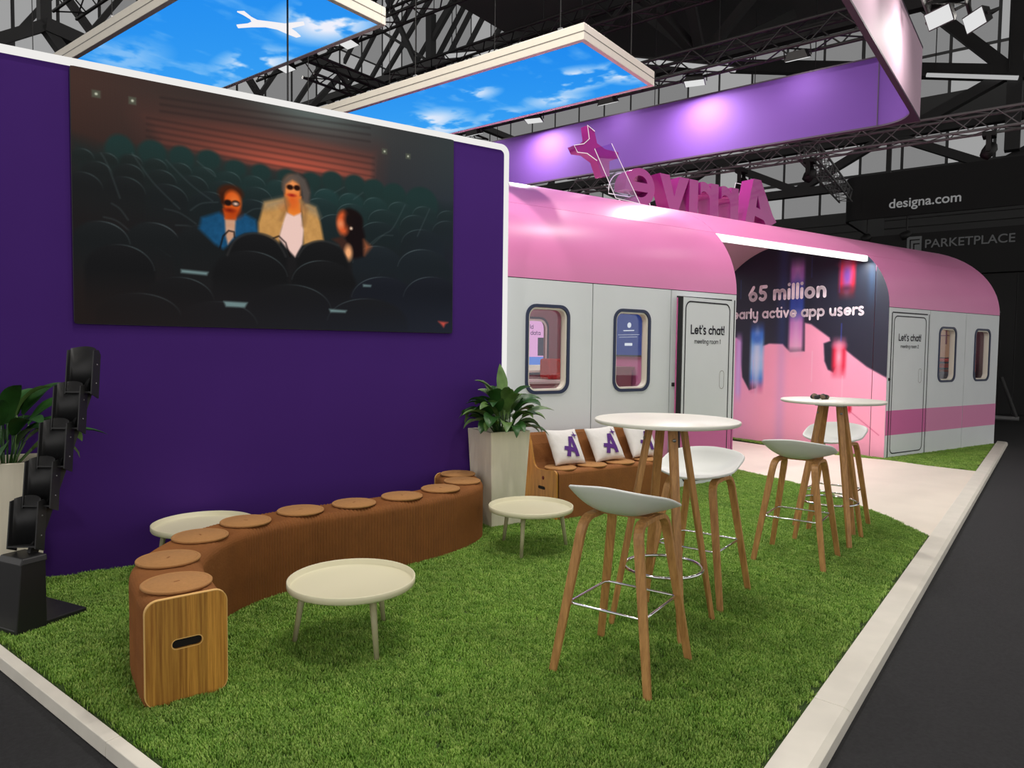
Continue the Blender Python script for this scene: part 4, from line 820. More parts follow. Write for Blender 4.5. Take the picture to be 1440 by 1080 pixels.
for i, (y, z) in enumerate(((2.9, 5.36), (4.35, 5.36), (5.8, 5.36), (7.25, 5.36), (8.6, 5.36))):
    flood((9.9, y, z), (10.3, y, 4.3) if i % 2 == 0 else (9.2, y-.2, 0), ['floodlight above the violet banner, nearest its rounded corner', 'second floodlight from the rounded corner of the violet banner', 'middle floodlight of the row above the violet banner', 'fourth floodlight from the rounded corner of the violet banner', 'floodlight above the violet banner, farthest from its rounded corner'][i], FLOOD*(.075 if i % 2 == 0 else 1.0))
box_truss((5.4, 1.08, 5.32), (9.25, 1.08, 5.32), .36, .36, .26, 'black box truss outside the pale pink face of the banner')
for i, (x, y, z) in enumerate(((9.0, .82, 4.96), (8.75, 1.12, 4.98), (7.4, .95, 5.06))):
    flood((x, y, z), (x-.6, 1.5, 4.6) if i < 2 else (x-.9, 1.5, 4.8), ['floodlight with its bright glass turned to the pink banner end', 'floodlight half hidden behind the pale pink banner edge', 'floodlight high over the pale pink banner face'][i], FLOOD*.10)
for (x, lb) in ((7.6, 'black box truss hanging behind the two sky light boxes'), (4.5, 'added unseen black box truss between the two sky light boxes'), (1.9, 'added unseen black box truss over the front edge of the stand')):  # second and third trusses are unseen, added to carry fill lamps
    box_truss((x, 1.2, 6.6), (x, 12.2, 6.6), .32, .32, .36, lb)
n_ = ['nearest the aisle', 'second from the aisle', 'third from the aisle', 'fourth from the aisle']
for (x, nm, tx) in ((7.6, 'behind the sky light boxes', 7.0), (4.5, 'between the sky light boxes', 3.9), (1.9, 'over the front edge of the stand', 2.5)):  # unseen overhead lamps, added as fill light for the stand
    for k, y in enumerate((1.6, 3.4, 5.2) if x > 2 else (1.5, 3.2)):
        flood((x, y, 6.36), (tx, y-.1 if x > 2 else y+.5, 0), 'added fill floodlight on the truss %s, %s' % (nm, n_[k]), FLOOD)
for k, y in enumerate((9.3, 11.0)): flood((7.6, y, 6.36), (6.5, y, 0), ['floodlight glowing over the sky light box corner above the screen', 'floodlight farthest left on the truss behind the sky light boxes'][k], FLOOD*.3)
box_truss((7.75, 10.6, 6.35), (12.5, 10.6, 6.35), .32, .32, .36, 'black cross truss behind the white wall edge at upper left')
box_truss((9.5, 3.2, 6.5), (9.5, 10.4, 6.5), .32, .32, .3, 'black box truss behind the rear sky light box, parallel to it')
box_truss((13.0, -4, 4.97), (13.0, 8.5, 4.97), .28, .28, .30, 'grey aluminium truss running behind the violet banner', .022, .009, m_alutruss)
box_truss((13.0, 3.6, 4.97), (19.4, 4.4, 5.4), .28, .28, .34, 'dark aluminium truss leading back to the black designa.com banner', .022, .009, m_alutruss)
# ------------------------------------------------------------------ hall
hb = MB().box(34, 34.3, -14, 36.3, -.045, 26.2).build('wall_back', m_slat); tag(hb, kind='structure')
hs = MB().box(-8, 34, 36, 36.3, -.045, 26.2).build('wall_side', m_slat); tag(hs, kind='structure')
_pm = {}
def pane(parent, axis, a0, a1, z0, z1, k):
    key = (axis, k)
    if key not in _pm:
        b = MB(); b.box(0, 1, -.5, .5, 0, 1) if axis == 'y' else b.box(-.5, .5, 0, 1, 0, 1); o = b.build('p', (m_pane, m_pane2)[k]); _pm[key] = o.data; bpy.data.objects.remove(o)
    o = bpy.data.objects.new('glazing_pane', _pm[key]); COL.objects.link(o); o.parent = parent
    if axis == 'y': o.location = (a0, 35.97, z0); o.scale = (a1-a0, .04, z1-z0)
    else: o.location = (33.97, a0, z0); o.scale = (.04, a1-a0, z1-z0)
rng = random.Random(3)
zr = [7.6, 9.2, 13.75, 19.9, 26]
for r_ in range(4):
    y = -13.9
    while y < 35.5:
        pane(hb, 'x', y+.06, y+1.56, zr[r_]+.07, zr[r_+1]-.07, 1 if rng.random() < .25 else 0); y += 1.62
    x = -7.9
    while x < 33.5:
        pane(hs, 'y', x+.08, x+1.66, zr[r_]+.07, zr[r_+1]-.07, 1 if rng.random() < .5 else 0); x += 1.74
for k in range(12): MB().box(33.93, 34.02, -14, 36, 3.3+k*.35, 3.3+k*.35+.31).build('cladding_slat', m_slat, hb)
ce = MB().box(-8, 22.0, -14, 13.6, 11, 11.2).build('ceiling', m_roof); tag(ce, kind='structure')
ce2 = MB().box(-8, 34, -14, 36, 26.2, 26.4).build('ceiling_upper', m_roof); tag(ce2, kind='structure')
# steel roof structure of the hall
def girder(label, segs, loc):
    r = thing('roof_girder', loc, 0, label, 'roof girder', 'steel roof girders of the hall')
    for (p, q, a, b) in segs: bar('beam', Vector(p)-Vector(loc), Vector(q)-Vector(loc), a, m_hallsteel, r, 'box', b)
    return r
X = 22.5; seg = []
for k in range(-2, 7):
    y = -1.0+2.55*k*2*.98
    seg += [((X, y, 7.62), (X, y+2.5, 6.35), .11, .11), ((X, y+2.5, 6.35), (X, y+5.0, 7.62), .11, .11), ((X, y, 7.62), (X, y+.0, 6.35), .06, .06)]
seg += [((X, -12, 7.62), (X, 30, 7.62), .13, .13), ((X, -12, 6.3), (X, 30, 6.3), .12, .12)]
girder('zigzag steel girder seen above the black designa.com banner', seg, (X, 2, 6.3))
X = 22.0
girder('heavy steel roof node and braces at the upper right above the pink banner', [((X, 1.16, 8.53), (X, 8.5, 10.4), .17, .17), ((X, 1.16, 8.53), (X, 3.4, 11.0), .14, .14), ((X, 1.16, 8.6), (X, 3.2, 7.66), .13, .13), ((X, 1.12, 6.6), (X, 1.12, 13), .16, .16), ((X, 1.16, 8.53), (X, -4, 10.4), .15, .15), ((X, 1.16, 8.53), (X, -3, 7.6), .13, .13)], (X, 1.16, 8.5))
girder('dark gutter beam under the glazing at the upper right', [((30, -10, 10.25), (30, 9, 10.25), .6, .42)], (30, 0, 10))
seg = []
for k in range(5):
    y0 = 1+k*4.2
    seg += [((17, y0, 10.7), (17, y0+2.1, 8.7), .1, .1), ((17, y0+2.1, 8.7), (17, y0+4.2, 10.7), .1, .1)]
seg += [((17, -6, 8.7), (17, 24, 8.7), .12, .12), ((17, -6, 10.75), (17, 24, 10.75), .12, .12), ((17, 7.3, 8.7), (12.5, 8.6, 10.8), .11, .11), ((17, 7.3, 8.7), (12.8, 6.4, 10.8), .11, .11), ((17, 7.3, 8.7), (20.5, 6.2, 10.8), .11, .11), ((17, 7.3, 8.7), (21, 8.4, 10.8), .11, .11)]
girder('dark steel roof girder above the violet banner', seg, (17, 7, 8.7))
seg = []
for k in range(6):
    x0 = 2+k*4.4
    seg += [((x0, 19, 10.4), (x0+2.2, 19, 7.9), .08, .08), ((x0+2.2, 19, 7.9), (x0+4.4, 19, 10.4), .08, .08)]
seg += [((-6, 19, 7.8), (30, 19, 7.8), .11, .11), ((-6, 19, 10.5), (30, 19, 10.5), .11, .11)]
girder('dark steel roof girder behind the sky light boxes', seg, (10, 19, 7.8))
seg = []
for k in range(8): seg += [((6+k*1.9, 30.5, 10), (10.5+k*1.9, 30.5, 17), .1, .1)]
seg += [((0, 30.5, 10), (30, 30.5, 10), .2, .2), ((4.0, 24, 7.8), (8.3, 24, 10.8), .15, .15), ((8.3, 24, 10.8), (10.6, 24, 7.9), .15, .15), ((8.3, 24, 10.8), (8.3, 24, 14), .15, .15), ((8.3, 24, 10.8), (13, 24, 10.2), .2, .2)]
girder('slanting steel rafters in front of the grey glazing at the upper left', seg, (10, 27, 10))
girder('slanting rafters before the pale glazing between the two sky light boxes', [((29.0, 27.9, 23.02), (29.0, 34.92, 16.3), 0.1, 0.1), ((29.0, 26.71, 22.64), (29.0, 33.92, 16.1), 0.1, 0.1), ((29.0, 25.05, 22.1), (29.0, 31.79, 15.68), 0.1, 0.1), ((29.0, 24.24, 21.84), (29.0, 29.95, 15.32), 0.1, 0.1), ((29.0, 23.63, 21.64), (29.0, 29.1, 15.15), 0.1, 0.1), ((29.0, 22.64, 21.33), (29.0, 27.93, 14.92), 0.1, 0.1), ((29.0, 20.93, 20.78), (29.0, 26.65, 14.67), 0.1, 0.1), ((29.0, 29.83, 23.64), (29.0, 36.62, 16.64), 0.1, 0.1), ((29.0, 31.36, 24.13), (29.0, 38.15, 16.94), 0.1, 0.1), ((28.0, 30.93, 21.2), (28.0, 27.78, 15.76), 0.12, 0.12), ((28.0, 27.49, 19.46), (28.0, 27.45, 15.31), 0.2, 0.2), ((28.0, 33.71, 21.17), (28.0, 25.69, 15.67), 0.07, 0.07), ((28.0, 25.73, 19.71), (28.0, 27.47, 17.96), 0.12, 0.12)], (29, 20, 14))
def strip(p, q, label):
    r = thing('strip_light', p, 0, label, 'strip light', 'strip lights under the hall roof'); bar('tube', (0, 0, 0), Vector(q)-Vector(p), .055, m_tubegrey, r); bar('rail', (0, 0, .07), Vector(q)-Vector(p)+Vector((0, 0, .07)), .03, m_hallsteel, r)
    for f in (.1, .9): h = (Vector(q)-Vector(p))*f; bar('hanger', h+Vector((0, 0, .07)), (h.x, h.y, 11-p[2]), .012, m_hallsteel, r)
strip((21.8, 3.05, 8.85), (21.8, 1.05, 8.33), 'slim pale strip light right of the pink banner end')
strip((14, 9.4, 8.35), (16.4, 6.2, 8.0), 'long pale strip light above the rear sky light box')
strip((14, 13.2, 9.2), (15.2, 10.5, 9.2), 'pale strip light seen between the two sky light boxes')
strip((20, 7.2, 8.2), (20, 5.2, 8.2), 'short pale strip light above the violet banner corner')
# hall lamps hanging from the zigzag girder
def movinghead(loc, label):
    r = thing('stage_lamp', loc, 0, label, 'stage lamp', 'stage lamps on the far truss'); r.scale = (.55, .55, .55)
    MB().box(-.2, .2, -.16, .16, -.14, 0).build('base', m_truss, r, bevel=.02); MB().box(-.24, -.18, -.06, .06, -.55, -.1).box(.18, .24, -.06, .06, -.55, -.1).build('yoke', m_truss, r)
    o = MB().lathe([(0, -.2), (.13, -.2), (.17, -.05), (.17, .12), (.1, .22), (0, .22)], 14).build('head', m_truss, r); o.location = (0, 0, -.5); o.rotation_euler = (.5, .3, 0)
for (y, x, z, l) in ((.95, 13, 4.8, 'stage lamp hanging above the designa.com banner, right of the others'), (3.55, 13, 4.8, 'stage lamp hanging left of the designa.com banner corner'), (4.75, 13, 4.8, 'stage lamp hanging behind the magenta sign letters')): movinghead((x, y, z), l)
# neighbouring booths
bn = thing('booth_banner', (20, 2, 4.9), 0, 'black hanging banner with the lettering designa.com in grey', 'banner')
pth = [(20, -6), (20, 4.2)]+[(20.35-.35*math.cos(a*PI/16), 4.24+.35*math.sin(a*PI/16)) for a in range(9)]+[(25, 4.59)]
n = len(pth); b = MB()
inn = [(20.08, -6), (20.08, 4.2)]+[(20.35-.27*math.cos(a*PI/16), 4.24+.27*math.sin(a*PI/16)) for a in range(9)]+[(25, 4.51)]
b.add([(p[0], p[1], 4.88) for p in pth]+[(p[0], p[1], 4.88) for p in inn]+[(p[0], p[1], 5.99) for p in pth]+[(p[0], p[1], 5.99) for p in inn], [f for i in range(n-1) for f in ((i, i+1, n+i+1, n+i), (2*n+i, 3*n+i, 3*n+i+1, 2*n+i+1), (i, 2*n+i, 2*n+i+1, i+1), (n+i, n+i+1, 3*n+i+1, 3*n+i))]).build('banner_skin', m_booth, bn, off=(20, 2, 4.9))
MB().box(19.994, 20, 4.13, 4.14, 4.88, 5.99).build('banner_seam', m_booth2, bn, off=(20, 2, 4.9))
mesh_obj('lettering', font_mesh('designa.com', .318, .004, 'LEFT', .004), m_boothtext, bn, (-.012, 1.52, .195), (PI/2, 0, -PI/2))
bw = thing('booth_wall', (20.1, 0, -.045), 0, 'tall black booth wall with the dim lettering PARKETPLACE', 'booth wall'); bo = (20.1, 0, -.045)
for k in range(6): MB().box(20.1, 20.3, 3.9-(k+1)*1.55+.01, 3.9-k*1.55-.01, -.045, 3.35).build('wall_panel', m_booth2 if k % 2 else m_booth, bw, off=bo)
MB().box(20.0, 20.3, -6, 3.95, 3.37, 4.42).build('sign_board', m_booth, bw, off=bo)
mesh_obj('lettering', font_mesh('PARKETPLACE', .285, .004, 'LEFT', .003), m_boothtext2, bw, (-.115, 2.70, 4.09), (PI/2, 0, -PI/2))
lg = MB(); lg.box(19.985, 19.995, 2.76, 3.08, 3.98, 4.34).build('logo_plate', m_boothtext2, bw, off=bo, bevel=.003)
for (a, b_, c, d) in ((2.80, 3.02, 4.24, 4.27), (2.99, 3.02, 4.0, 4.25), (2.80, 2.94, 4.14, 4.17), (2.91, 2.94, 4.0, 4.15)): MB().box(19.976, 19.985, a, b_, c, d).build('logo_bar', m_booth, bw, off=bo)
mesh_obj('lettering', font_mesh('DESIGNA', .2, .004, 'LEFT', .002), m_boothtext2, bw, (-.02, 1.92, 2.47), (PI/2, 0, -PI/2))
o = MB().lathe([(0, -.004), (.11, -.004), (.11, .004), (0, .004)], 18).build('logo_dot', m_boothtext2, bw); o.location = (-.02, 1.28, 2.82); o.rotation_euler = (0, PI/2, 0)
MB().box(19.4, 20.1, -6, 1.3, -.045, .06).build('plinth', m_booth2, bw, off=bo)
lt = thing('booth_stand', (18.6, .95, -.045), 0, 'black display stand with slanted metal foot at the right edge of the photo', 'stand')
MB().box(18.5, 18.62, 1.0, 1.5, .1, 1.75).build('panel', m_booth2, lt, off=(18.6, .95, -.045)); bar('foot_rail', (-.1, -.35, .12), (-.1, .75, .12), .05, m_alutruss, lt); bar('brace', (-.1, -.3, .15), (-.05, 0, 1.0), .04, m_hallsteel, lt)
bar('strut', (-.05, .1, .12), (-.05, .1, .3), .05, m_hallsteel, lt); bar('strut', (-.05, .5, .12), (-.05, .5, .3), .05, m_hallsteel, lt)
for (y, l) in ((4.0, 'dark lamp can hanging under the left corner of the designa.com banner'), (3.1, 'dark lamp can hanging below the lettering of the designa.com banner')):
    r = thing('lamp_can', (20.04, y, 4.4), 0, l, 'lamp'); o = MB().lathe([(0, -.14), (.09, -.14), (.11, -.06), (.1, .08), (0, .12)], 14).build('can', m_truss, r); o.rotation_euler = (1.2, 0, .3); bar('hanger', (0, 0, 0), (0, 0, .55), .02, m_truss, r)
sp = thing('loudspeaker', (13.2, 6.3, 4.35), 0, 'round grey loudspeaker dish behind the magenta letter e', 'loudspeaker')
o = MB().lathe([(0, -.1), (.26, -.1), (.27, 0), (.24, .12), (0, .14)], 22).build('dish', m_slat, sp); o.rotation_euler = (0, -PI/2+.3, .4); bar('bracket', (0, 0, .1), (-.1, 0, .5), .02, m_truss, sp)

hc = thing('hanging_cable', WP(1.49, 5.36, 3.0), WA, 'thin black vertical cable hanging in front of the emblem sky light box', 'cable'); bar('cable', (0, 0, -3.0), (0, 0, 3.44), .007, m_cable, hc)
# ------------------------------------------------------------------ paper accordion bench winding along the purple wall
def catmull(P, step):
    P = [Vector((p[0], p[1], 0)) for p in P]; Q = [P[0]*2-P[1]]+P+[P[-1]*2-P[-2]]; fine = []
    for i in range(1, len(Q)-2):
        for k in range(40):
            u = k/40; a, b, c, d = Q[i-1], Q[i], Q[i+1], Q[i+2]
            fine.append(.5*((2*b)+(c-a)*u+(2*a-5*b+4*c-d)*u*u+(3*b-a-3*c+d)*u**3))
    fine.append(P[-1]); out = [fine[0]]; acc = 0
    for i in range(1, len(fine)):
        l = (fine[i]-fine[i-1]).length
        while acc+l >= step:
            f = (step-acc)/l; fine[i-1] = fine[i-1].lerp(fine[i], f); out.append(fine[i-1].copy()); l = (fine[i]-fine[i-1]).length; acc = 0
        acc += l
    return out
PADS = [(1.440, 2.868), (1.580, 3.222), (1.880, 3.492), (2.205, 3.598), (2.565, 3.59), (2.905, 3.505), (3.255, 3.437), (3.61, 3.42), (3.93, 3.50), (4.13, 3.725)]
BPATH = [(1.400, 2.716)]+PADS+[(4.185, 3.83)]
BH = .425
def accordion(name, path, prof, amp, m, parent, off):
    """pleated body: profile (lateral, height) carried along the path, every second station drawn in"""
    n = len(path); k = len(prof); vs = []; fs = []
    for i, p in enumerate(path):
        a = path[max(0, i-1)]; b = path[min(n-1, i+1)]; t = (b-a).normalized(); x = Vector((t.y, -t.x, 0)); s = (i % 2)*amp
        for (q, h, ox, oh) in prof: vs.append(p+x*(q-ox*s)+Vector((0, 0, h-oh*s)))
    for i in range(n-1):
        for j in range(k-1): fs.append((i*k+j, i*k+j+1, (i+1)*k+j+1, (i+1)*k+j))
    fs += [tuple(range(k)), tuple(range((n-1)*k, n*k))[::-1]]
    return MB().add(vs, fs).build(name, m, parent, off=off)
def bench_profile(hw, h, r):
    pr = [(-hw, .0, -1, 0), (-hw, h-r, -1, 0)]
    for i in range(1, 6): a = PI-PI/2*i/6; pr.append((-hw+r+r*math.cos(a), h-r+r*math.sin(a), math.cos(a), math.sin(a)))
    pr += [(-hw+r, h, 0, 1), (-.05, h, 0, 1), (.05, h, 0, 1), (hw-r, h, 0, 1)]
    for i in range(1, 6): a = PI/2-PI/2*i/6; pr.append((hw-r+r*math.cos(a), h-r+r*math.sin(a), math.cos(a), math.sin(a)))
    return pr+[(hw, h-r, 1, 0), (hw, 0, 1, 0)]
bench = thing('accordion_bench', (2.6, 3.5, 0), 0, 'long brown pleated paper bench winding in front of the purple wall', 'bench'); bo = (2.6, 3.5, 0)
pth = catmull(BPATH, .0105); accordion('pleated_body', pth, bench_profile(.153, BH, .05), .0075, m_kraft, bench, bo)
def end_panel(parent, p, d, hw, h, r, th=.016):
    """bamboo end board with a hand slot; d points outwards"""
    ang = math.atan2(d.y, d.x)+PI/2; e = thing('end_panel', (p.x, p.y, 0), ang); e.parent = parent
    out = rrect(-hw, hw, 0.003, h, r, 6); slot = rrect(-.056, .056, .222, .258, .0175, 6)
    holed_panel(MB(), out, slot, -th, 0).build('bamboo_board', m_bamboo, e)
    b = MB(); outline_band(b, rrect(-.060, .060, .218, .262, .0215, 6), slot, -th-.0006); b.build('slot_edge', m_bambooedge, e)
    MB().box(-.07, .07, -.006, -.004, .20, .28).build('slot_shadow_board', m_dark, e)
    n = len(out); b = MB(); inn = rrect(-hw+.003, hw-.003, .006, h-.003, r-.002, 6)
    b.add([(q[0]*1.003, -th-.0005, q[1]) for q in out]+[(q[0], -th-.0005, q[1]) for q in inn]+[(q[0]*1.003, 0, q[1]+.0008) for q in out], [f for i in range(n) for f in ((i, (i+1) % n, n+(i+1) % n, n+i), (i, 2*n+i, 2*n+(i+1) % n, (i+1) % n))]); b.build('board_edge', m_bambooedge, e)
    return e
e0 = end_panel(bench, pth[0]-Vector(bo), (pth[0]-pth[2]).normalized(), .155, BH+.004, .05); e1 = end_panel(bench, pth[-1]-Vector(bo), (pth[-1]-pth[-3]).normalized(), .155, BH+.004, .05)
def make_pad():
    r = thing('seat_pad', (0, 0, 0)); R = .138
    MB().lathe([(0, .0), (R-.004, 0), (R, .004), (R, .010), (R-.004, .0135), (R-.012, .0135), (R-.014, .0118), (R-.017, .0118), (R-.019, .0135), (0, .0135)], 44).build('felt_disc', m_felt, r)
    MB().box(-.012, .012, -.004, .004, .013, .0142).build('maker_mark', m_kraft, r); return r
pad0 = make_pad()
ordn = ['first', 'second', 'third', 'fourth', 'fifth', 'sixth', 'seventh', 'eighth', 'ninth', 'tenth']
for i, p in enumerate(PADS):
    o = pad0 if i == 0 else copy_tree(pad0); o.location = (p[0], p[1], BH+.001); o.rotation_euler = (0, 0, i*.7)
    tag(o, 'round tan felt pad on the winding bench, %s from the bamboo handle end' % ordn[i], 'seat pad', 'felt pads on the winding bench')
# ------------------------------------------------------------------ bench with backrest along the carriage
b2 = thing('accordion_sofa', WP(4.15, 4.9), WA, 'brown paper bench with backrest and bamboo side against the grey carriage', 'bench'); o2 = (4.15, 4.9, 0)
def sofa_prof():
    P = [(4.64, 0), (4.645, .36)]+[(4.685-.04*math.cos(a*PI/10), .375+.04*math.sin(a*PI/10)) for a in range(1, 6)]+[(4.80, .405), (4.90, .40)]
    P += [(4.90+.085*math.sin(a*PI/12), .485-.085*math.cos(a*PI/12)) for a in range(1, 6)]+[(5.02, .60), (5.055, .675), (5.075, .69), (5.12, .69), (5.14, .67), (5.165, 0)]
    return P
sp_ = sofa_prof(); S0, S1 = 3.50, 4.86
def sofa_st(s): return [(s, t, z) for (t, z) in sp_]
n = int((S1-S0)/.009); vs = []; fs = []; k = len(sp_)
for i in range(n+1):
    s = S0+(S1-S0)*i/n; sc = .996 if i % 2 else 1.0; cz, ct = .25, 4.9
    bow = .05*((i/n)-.5)**2
    vs += [(s, ct+(t-ct)*sc+(-bow if t < 4.9 else 0), cz+(z-cz)*(sc if z > 0 else 1)) for (t, z) in sp_]
for i in range(n): fs += [(i*k+j, i*k+(j+1) % k, (i+1)*k+(j+1) % k, (i+1)*k+j) for j in range(k)]
MB().add(vs, fs).build('pleated_body', m_kraft, b2, off=o2)
for (sa, sb) in ((S0-.018, S0), (S1, S1+.018)):
    ctr = (4.9, .25); pp = [(ctr[0]+(t-ctr[0])*1.01, max(.002, ctr[1]+(z-ctr[1])*1.015)) for (t, z) in sp_]
    pn = MB().prism(pp, sa, sb, 'x').build('bamboo_side', m_bamboo, b2, off=o2)
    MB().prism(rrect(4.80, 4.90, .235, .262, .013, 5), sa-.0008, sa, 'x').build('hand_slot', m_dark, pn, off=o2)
    b = MB().lathe([(0, -.0006), (.016, -.0006), (.016, .0006), (0, .0006)], 16).build('stamp', mat('stamp_red', rgb(120, 50, 40), .8) if 'stamp_red' not in MATS else MATS['stamp_red'], pn); b.location = (sa-.0012-o2[0], 4.83-o2[1], .335); b.rotation_euler = (0, PI/2, 0)
for i, s in enumerate((3.63, 3.97, 4.30, 4.64)):
    o = copy_tree(pad0); o.location = WP(s, 4.785, .412); o.rotation_euler = (0, 0, i); tag(o, 'round tan felt pad on the bench with backrest, %s from the planter' % ordn[i], 'seat pad', 'felt pads on the bench with backrest')
# cushions
def cushion_h(x, y, W_, T_): 
    a, b = abs(x)/W_, abs(y)/W_; return T_*max(0, (1-a**3.2))**.55*max(0, (1-b**3.2))**.55
def cushion(name, wdt, T_, seed):
    r = thing(name, (0, 0, 0)); N = 22; W_ = wdt/2; rg = random.Random(seed); ph = [rg.random()*6 for _ in range(6)]
    vs = []; fs = []
    for side in (1, -1):
        for i in range(N+1):
            for j in range(N+1):
                x = -1+2*i/N; y = -1+2*j/N; px = W_*x*(1-.06*(1-abs(x))*0-.07*(1-y*y)); py = W_*y*(1-.07*(1-x*x))
                h = cushion_h(x*W_, y*W_, W_, T_); wr = .004*math.sin(9*x+ph[0]+3*y)*math.sin(7*y+ph[1])*(x*x+y*y)*.7
                vs.append((px, -(h+max(0, wr)*2*(h/T_))*side, py))
    m = (N+1)**2
    for i in range(N):
        for j in range(N):
            a = i*(N+1)+j; q = (a, a+1, a+N+2, a+N+1); fs += [q, tuple(m+v for v in q[::-1])]
    MB().add(vs, fs, True).build('cover', m_cushion, r, weld=True)
    return r
def on_cushion(loops, W_, T_, parent, name, m, sc, dx, dz):
    me = outline_mesh([[(p[0]*sc+dx, p[1]*sc+dz) for p in lp] for lp in loops], 0); bm = bmesh.new(); bm.from_mesh(me)
    bmesh.ops.remove_doubles(bm, verts=bm.verts, dist=1e-5); bmesh.ops.triangulate(bm, faces=bm.faces); 
    for _ in range(2): bmesh.ops.subdivide_edges(bm, edges=bm.edges, cuts=1, use_grid_fill=True)
    for v in bm.verts:
        x, y = v.co.x, v.co.y; v.co = (x, -(cushion_h(x, y, W_, T_)+.007), y)
    bm.to_mesh(me); bm.free(); return mesh_obj(name, me, m, parent)
LOGO_A = [[(-.60, -.14), (-.50, .10), (-.20, .06), (.02, .72), (.34, .72), (.50, -.62), (.20, -.62), (.17, -.36), (-.10, -.26), (-.22, -.62), (-.52, -.56), (-.36, -.20)], [(.0, .02), (.14, -.06), (.12, .34)]]
STAR = [[(.62, 1.15), (.69, .83), (1.01, .76), (.69, .69), (.62, .37), (.55, .69), (.23, .76), (.55, .83)]]
clab = ['white cushion with purple A emblem, nearest the planter', 'white cushion with purple A emblem, middle of the three', 'white cushion with purple A emblem, partly behind the bar table legs']
for i, (s, rz, ry) in enumerate(((3.765, .02, .02), (4.215, -.03, -.05), (4.66, .0, .03))):
    c = cushion('cushion', .34, .055, i); on_cushion(LOGO_A, .17, .055, c, 'emblem', m_logo, .14, .012, -.03); on_cushion(STAR, .17, .055, c, 'star', m_logo, .11, .02, .0)
    c.location = WP(s, 4.895, .575); c.rotation_euler = (-math.radians(31), ry, WA+rz); tag(c, clab[i], 'cushion', 'white cushions on the bench with backrest')
# ------------------------------------------------------------------ low tray tables
def tray_table():
    r = thing('tray_table', (0, 0, 0)); R = .302
    MB().lathe([(0, .282), (R-.03, .282), (R-.004, .286), (R, .294), (R, .318), (R-.004, .32), (R-.008, .318), (R-.0115, .294), (R-.02, .2895), (0, .2895)], 64).build('tray', m_tray, r)
    for k in range(3):
        a = 2*PI*k/3; d = Vector((math.cos(a), math.sin(a), 0))
        b = MB().tube([d*.272, d*.225+Vector((0, 0, .284))], .0155, 14, scales=[.72, 1.1]); b.build('leg', m_trayleg, r)
    return r
tt = tray_table()
def face(c, p): return math.atan2(p[1]-c[1], p[0]-c[0])
for i, (c, a, lb) in enumerate((((2.18, 2.645), face((2.18, 2.645), (2.105, 2.375)), 'round cream tray table standing alone on the grass before the winding bench'), ((4.02, 2.925), face((4.02, 2.925), (3.774, 2.82)), 'round cream tray table between the winding bench and the cushion bench'), ((2.285, 4.20), .4, 'round cream tray table half hidden behind the winding bench'))):
    o = tt if i == 0 else copy_tree(tt); o.location = (c[0], c[1], 0); o.rotation_euler = (0, 0, a); tag(o, lb, 'low table', 'low tray tables')
# ------------------------------------------------------------------ bar tables and stools
def bar_table():
    r = thing('bar_table', (0, 0, 0)); R = .37; Z = 1.072
    MB().lathe([(0, Z-.022), (R-.012, Z-.022), (R-.003, Z-.017), (R, Z-.008), (R-.002, Z-.002), (R-.006, Z), (0, Z)], 72).build('table_top', m_top, r)
    MB().box(-.1, .1, -.1, .1, Z-.045, Z-.0225).build('mount_plate', m_steel, r)
    for (sx, sy) in ((1, 1), (1, -1), (-1, 1), (-1, -1)):
        p0 = Vector((sx*.195, sy*.195, 0)); p1 = Vector((sx*.062, sy*.062, Z-.024)); w = [(-.021, -.0135), (.021, -.0135), (.021, .0135), (-.021, .0135)]
        d = Vector((sx, sy, 0)).normalized(); b = MB().sweep([p0, p0.lerp(p1, .5), p1], w, upv=d, smooth=False, scales=[.82, 1, 1.08]); lg = b.build('leg', m_oak, r, bevel=.005)
        q = p0.lerp(p1, .93)+d*.0145; bb = MB(); bb.tube([q, q+d*.005], .009, 10); bb.build('bolt', m_steel, lg)
    k = 0.3/(Z-.024); rr = math.sqrt(2)*(.195+(.062-.195)*k)-.022
    MB().tube([(rr*math.cos(2*PI*i/48), rr*math.sin(2*PI*i/48), .3) for i in range(48)], .009, 10, True).build('foot_ring', m_chrome, r); return r
bt = bar_table()
T1, T2 = (3.36, 1.585), (5.70, 1.335)
for i, (c, lb) in enumerate(((T1, 'tall round white bar table with oak legs nearest the camera'), (T2, 'tall round white bar table near the beige path, small item on top'))):
    o = bt if i == 0 else copy_tree(bt); o.location = (c[0], c[1], 0); tag(o, lb, 'bar table', 'bar tables on the grass')
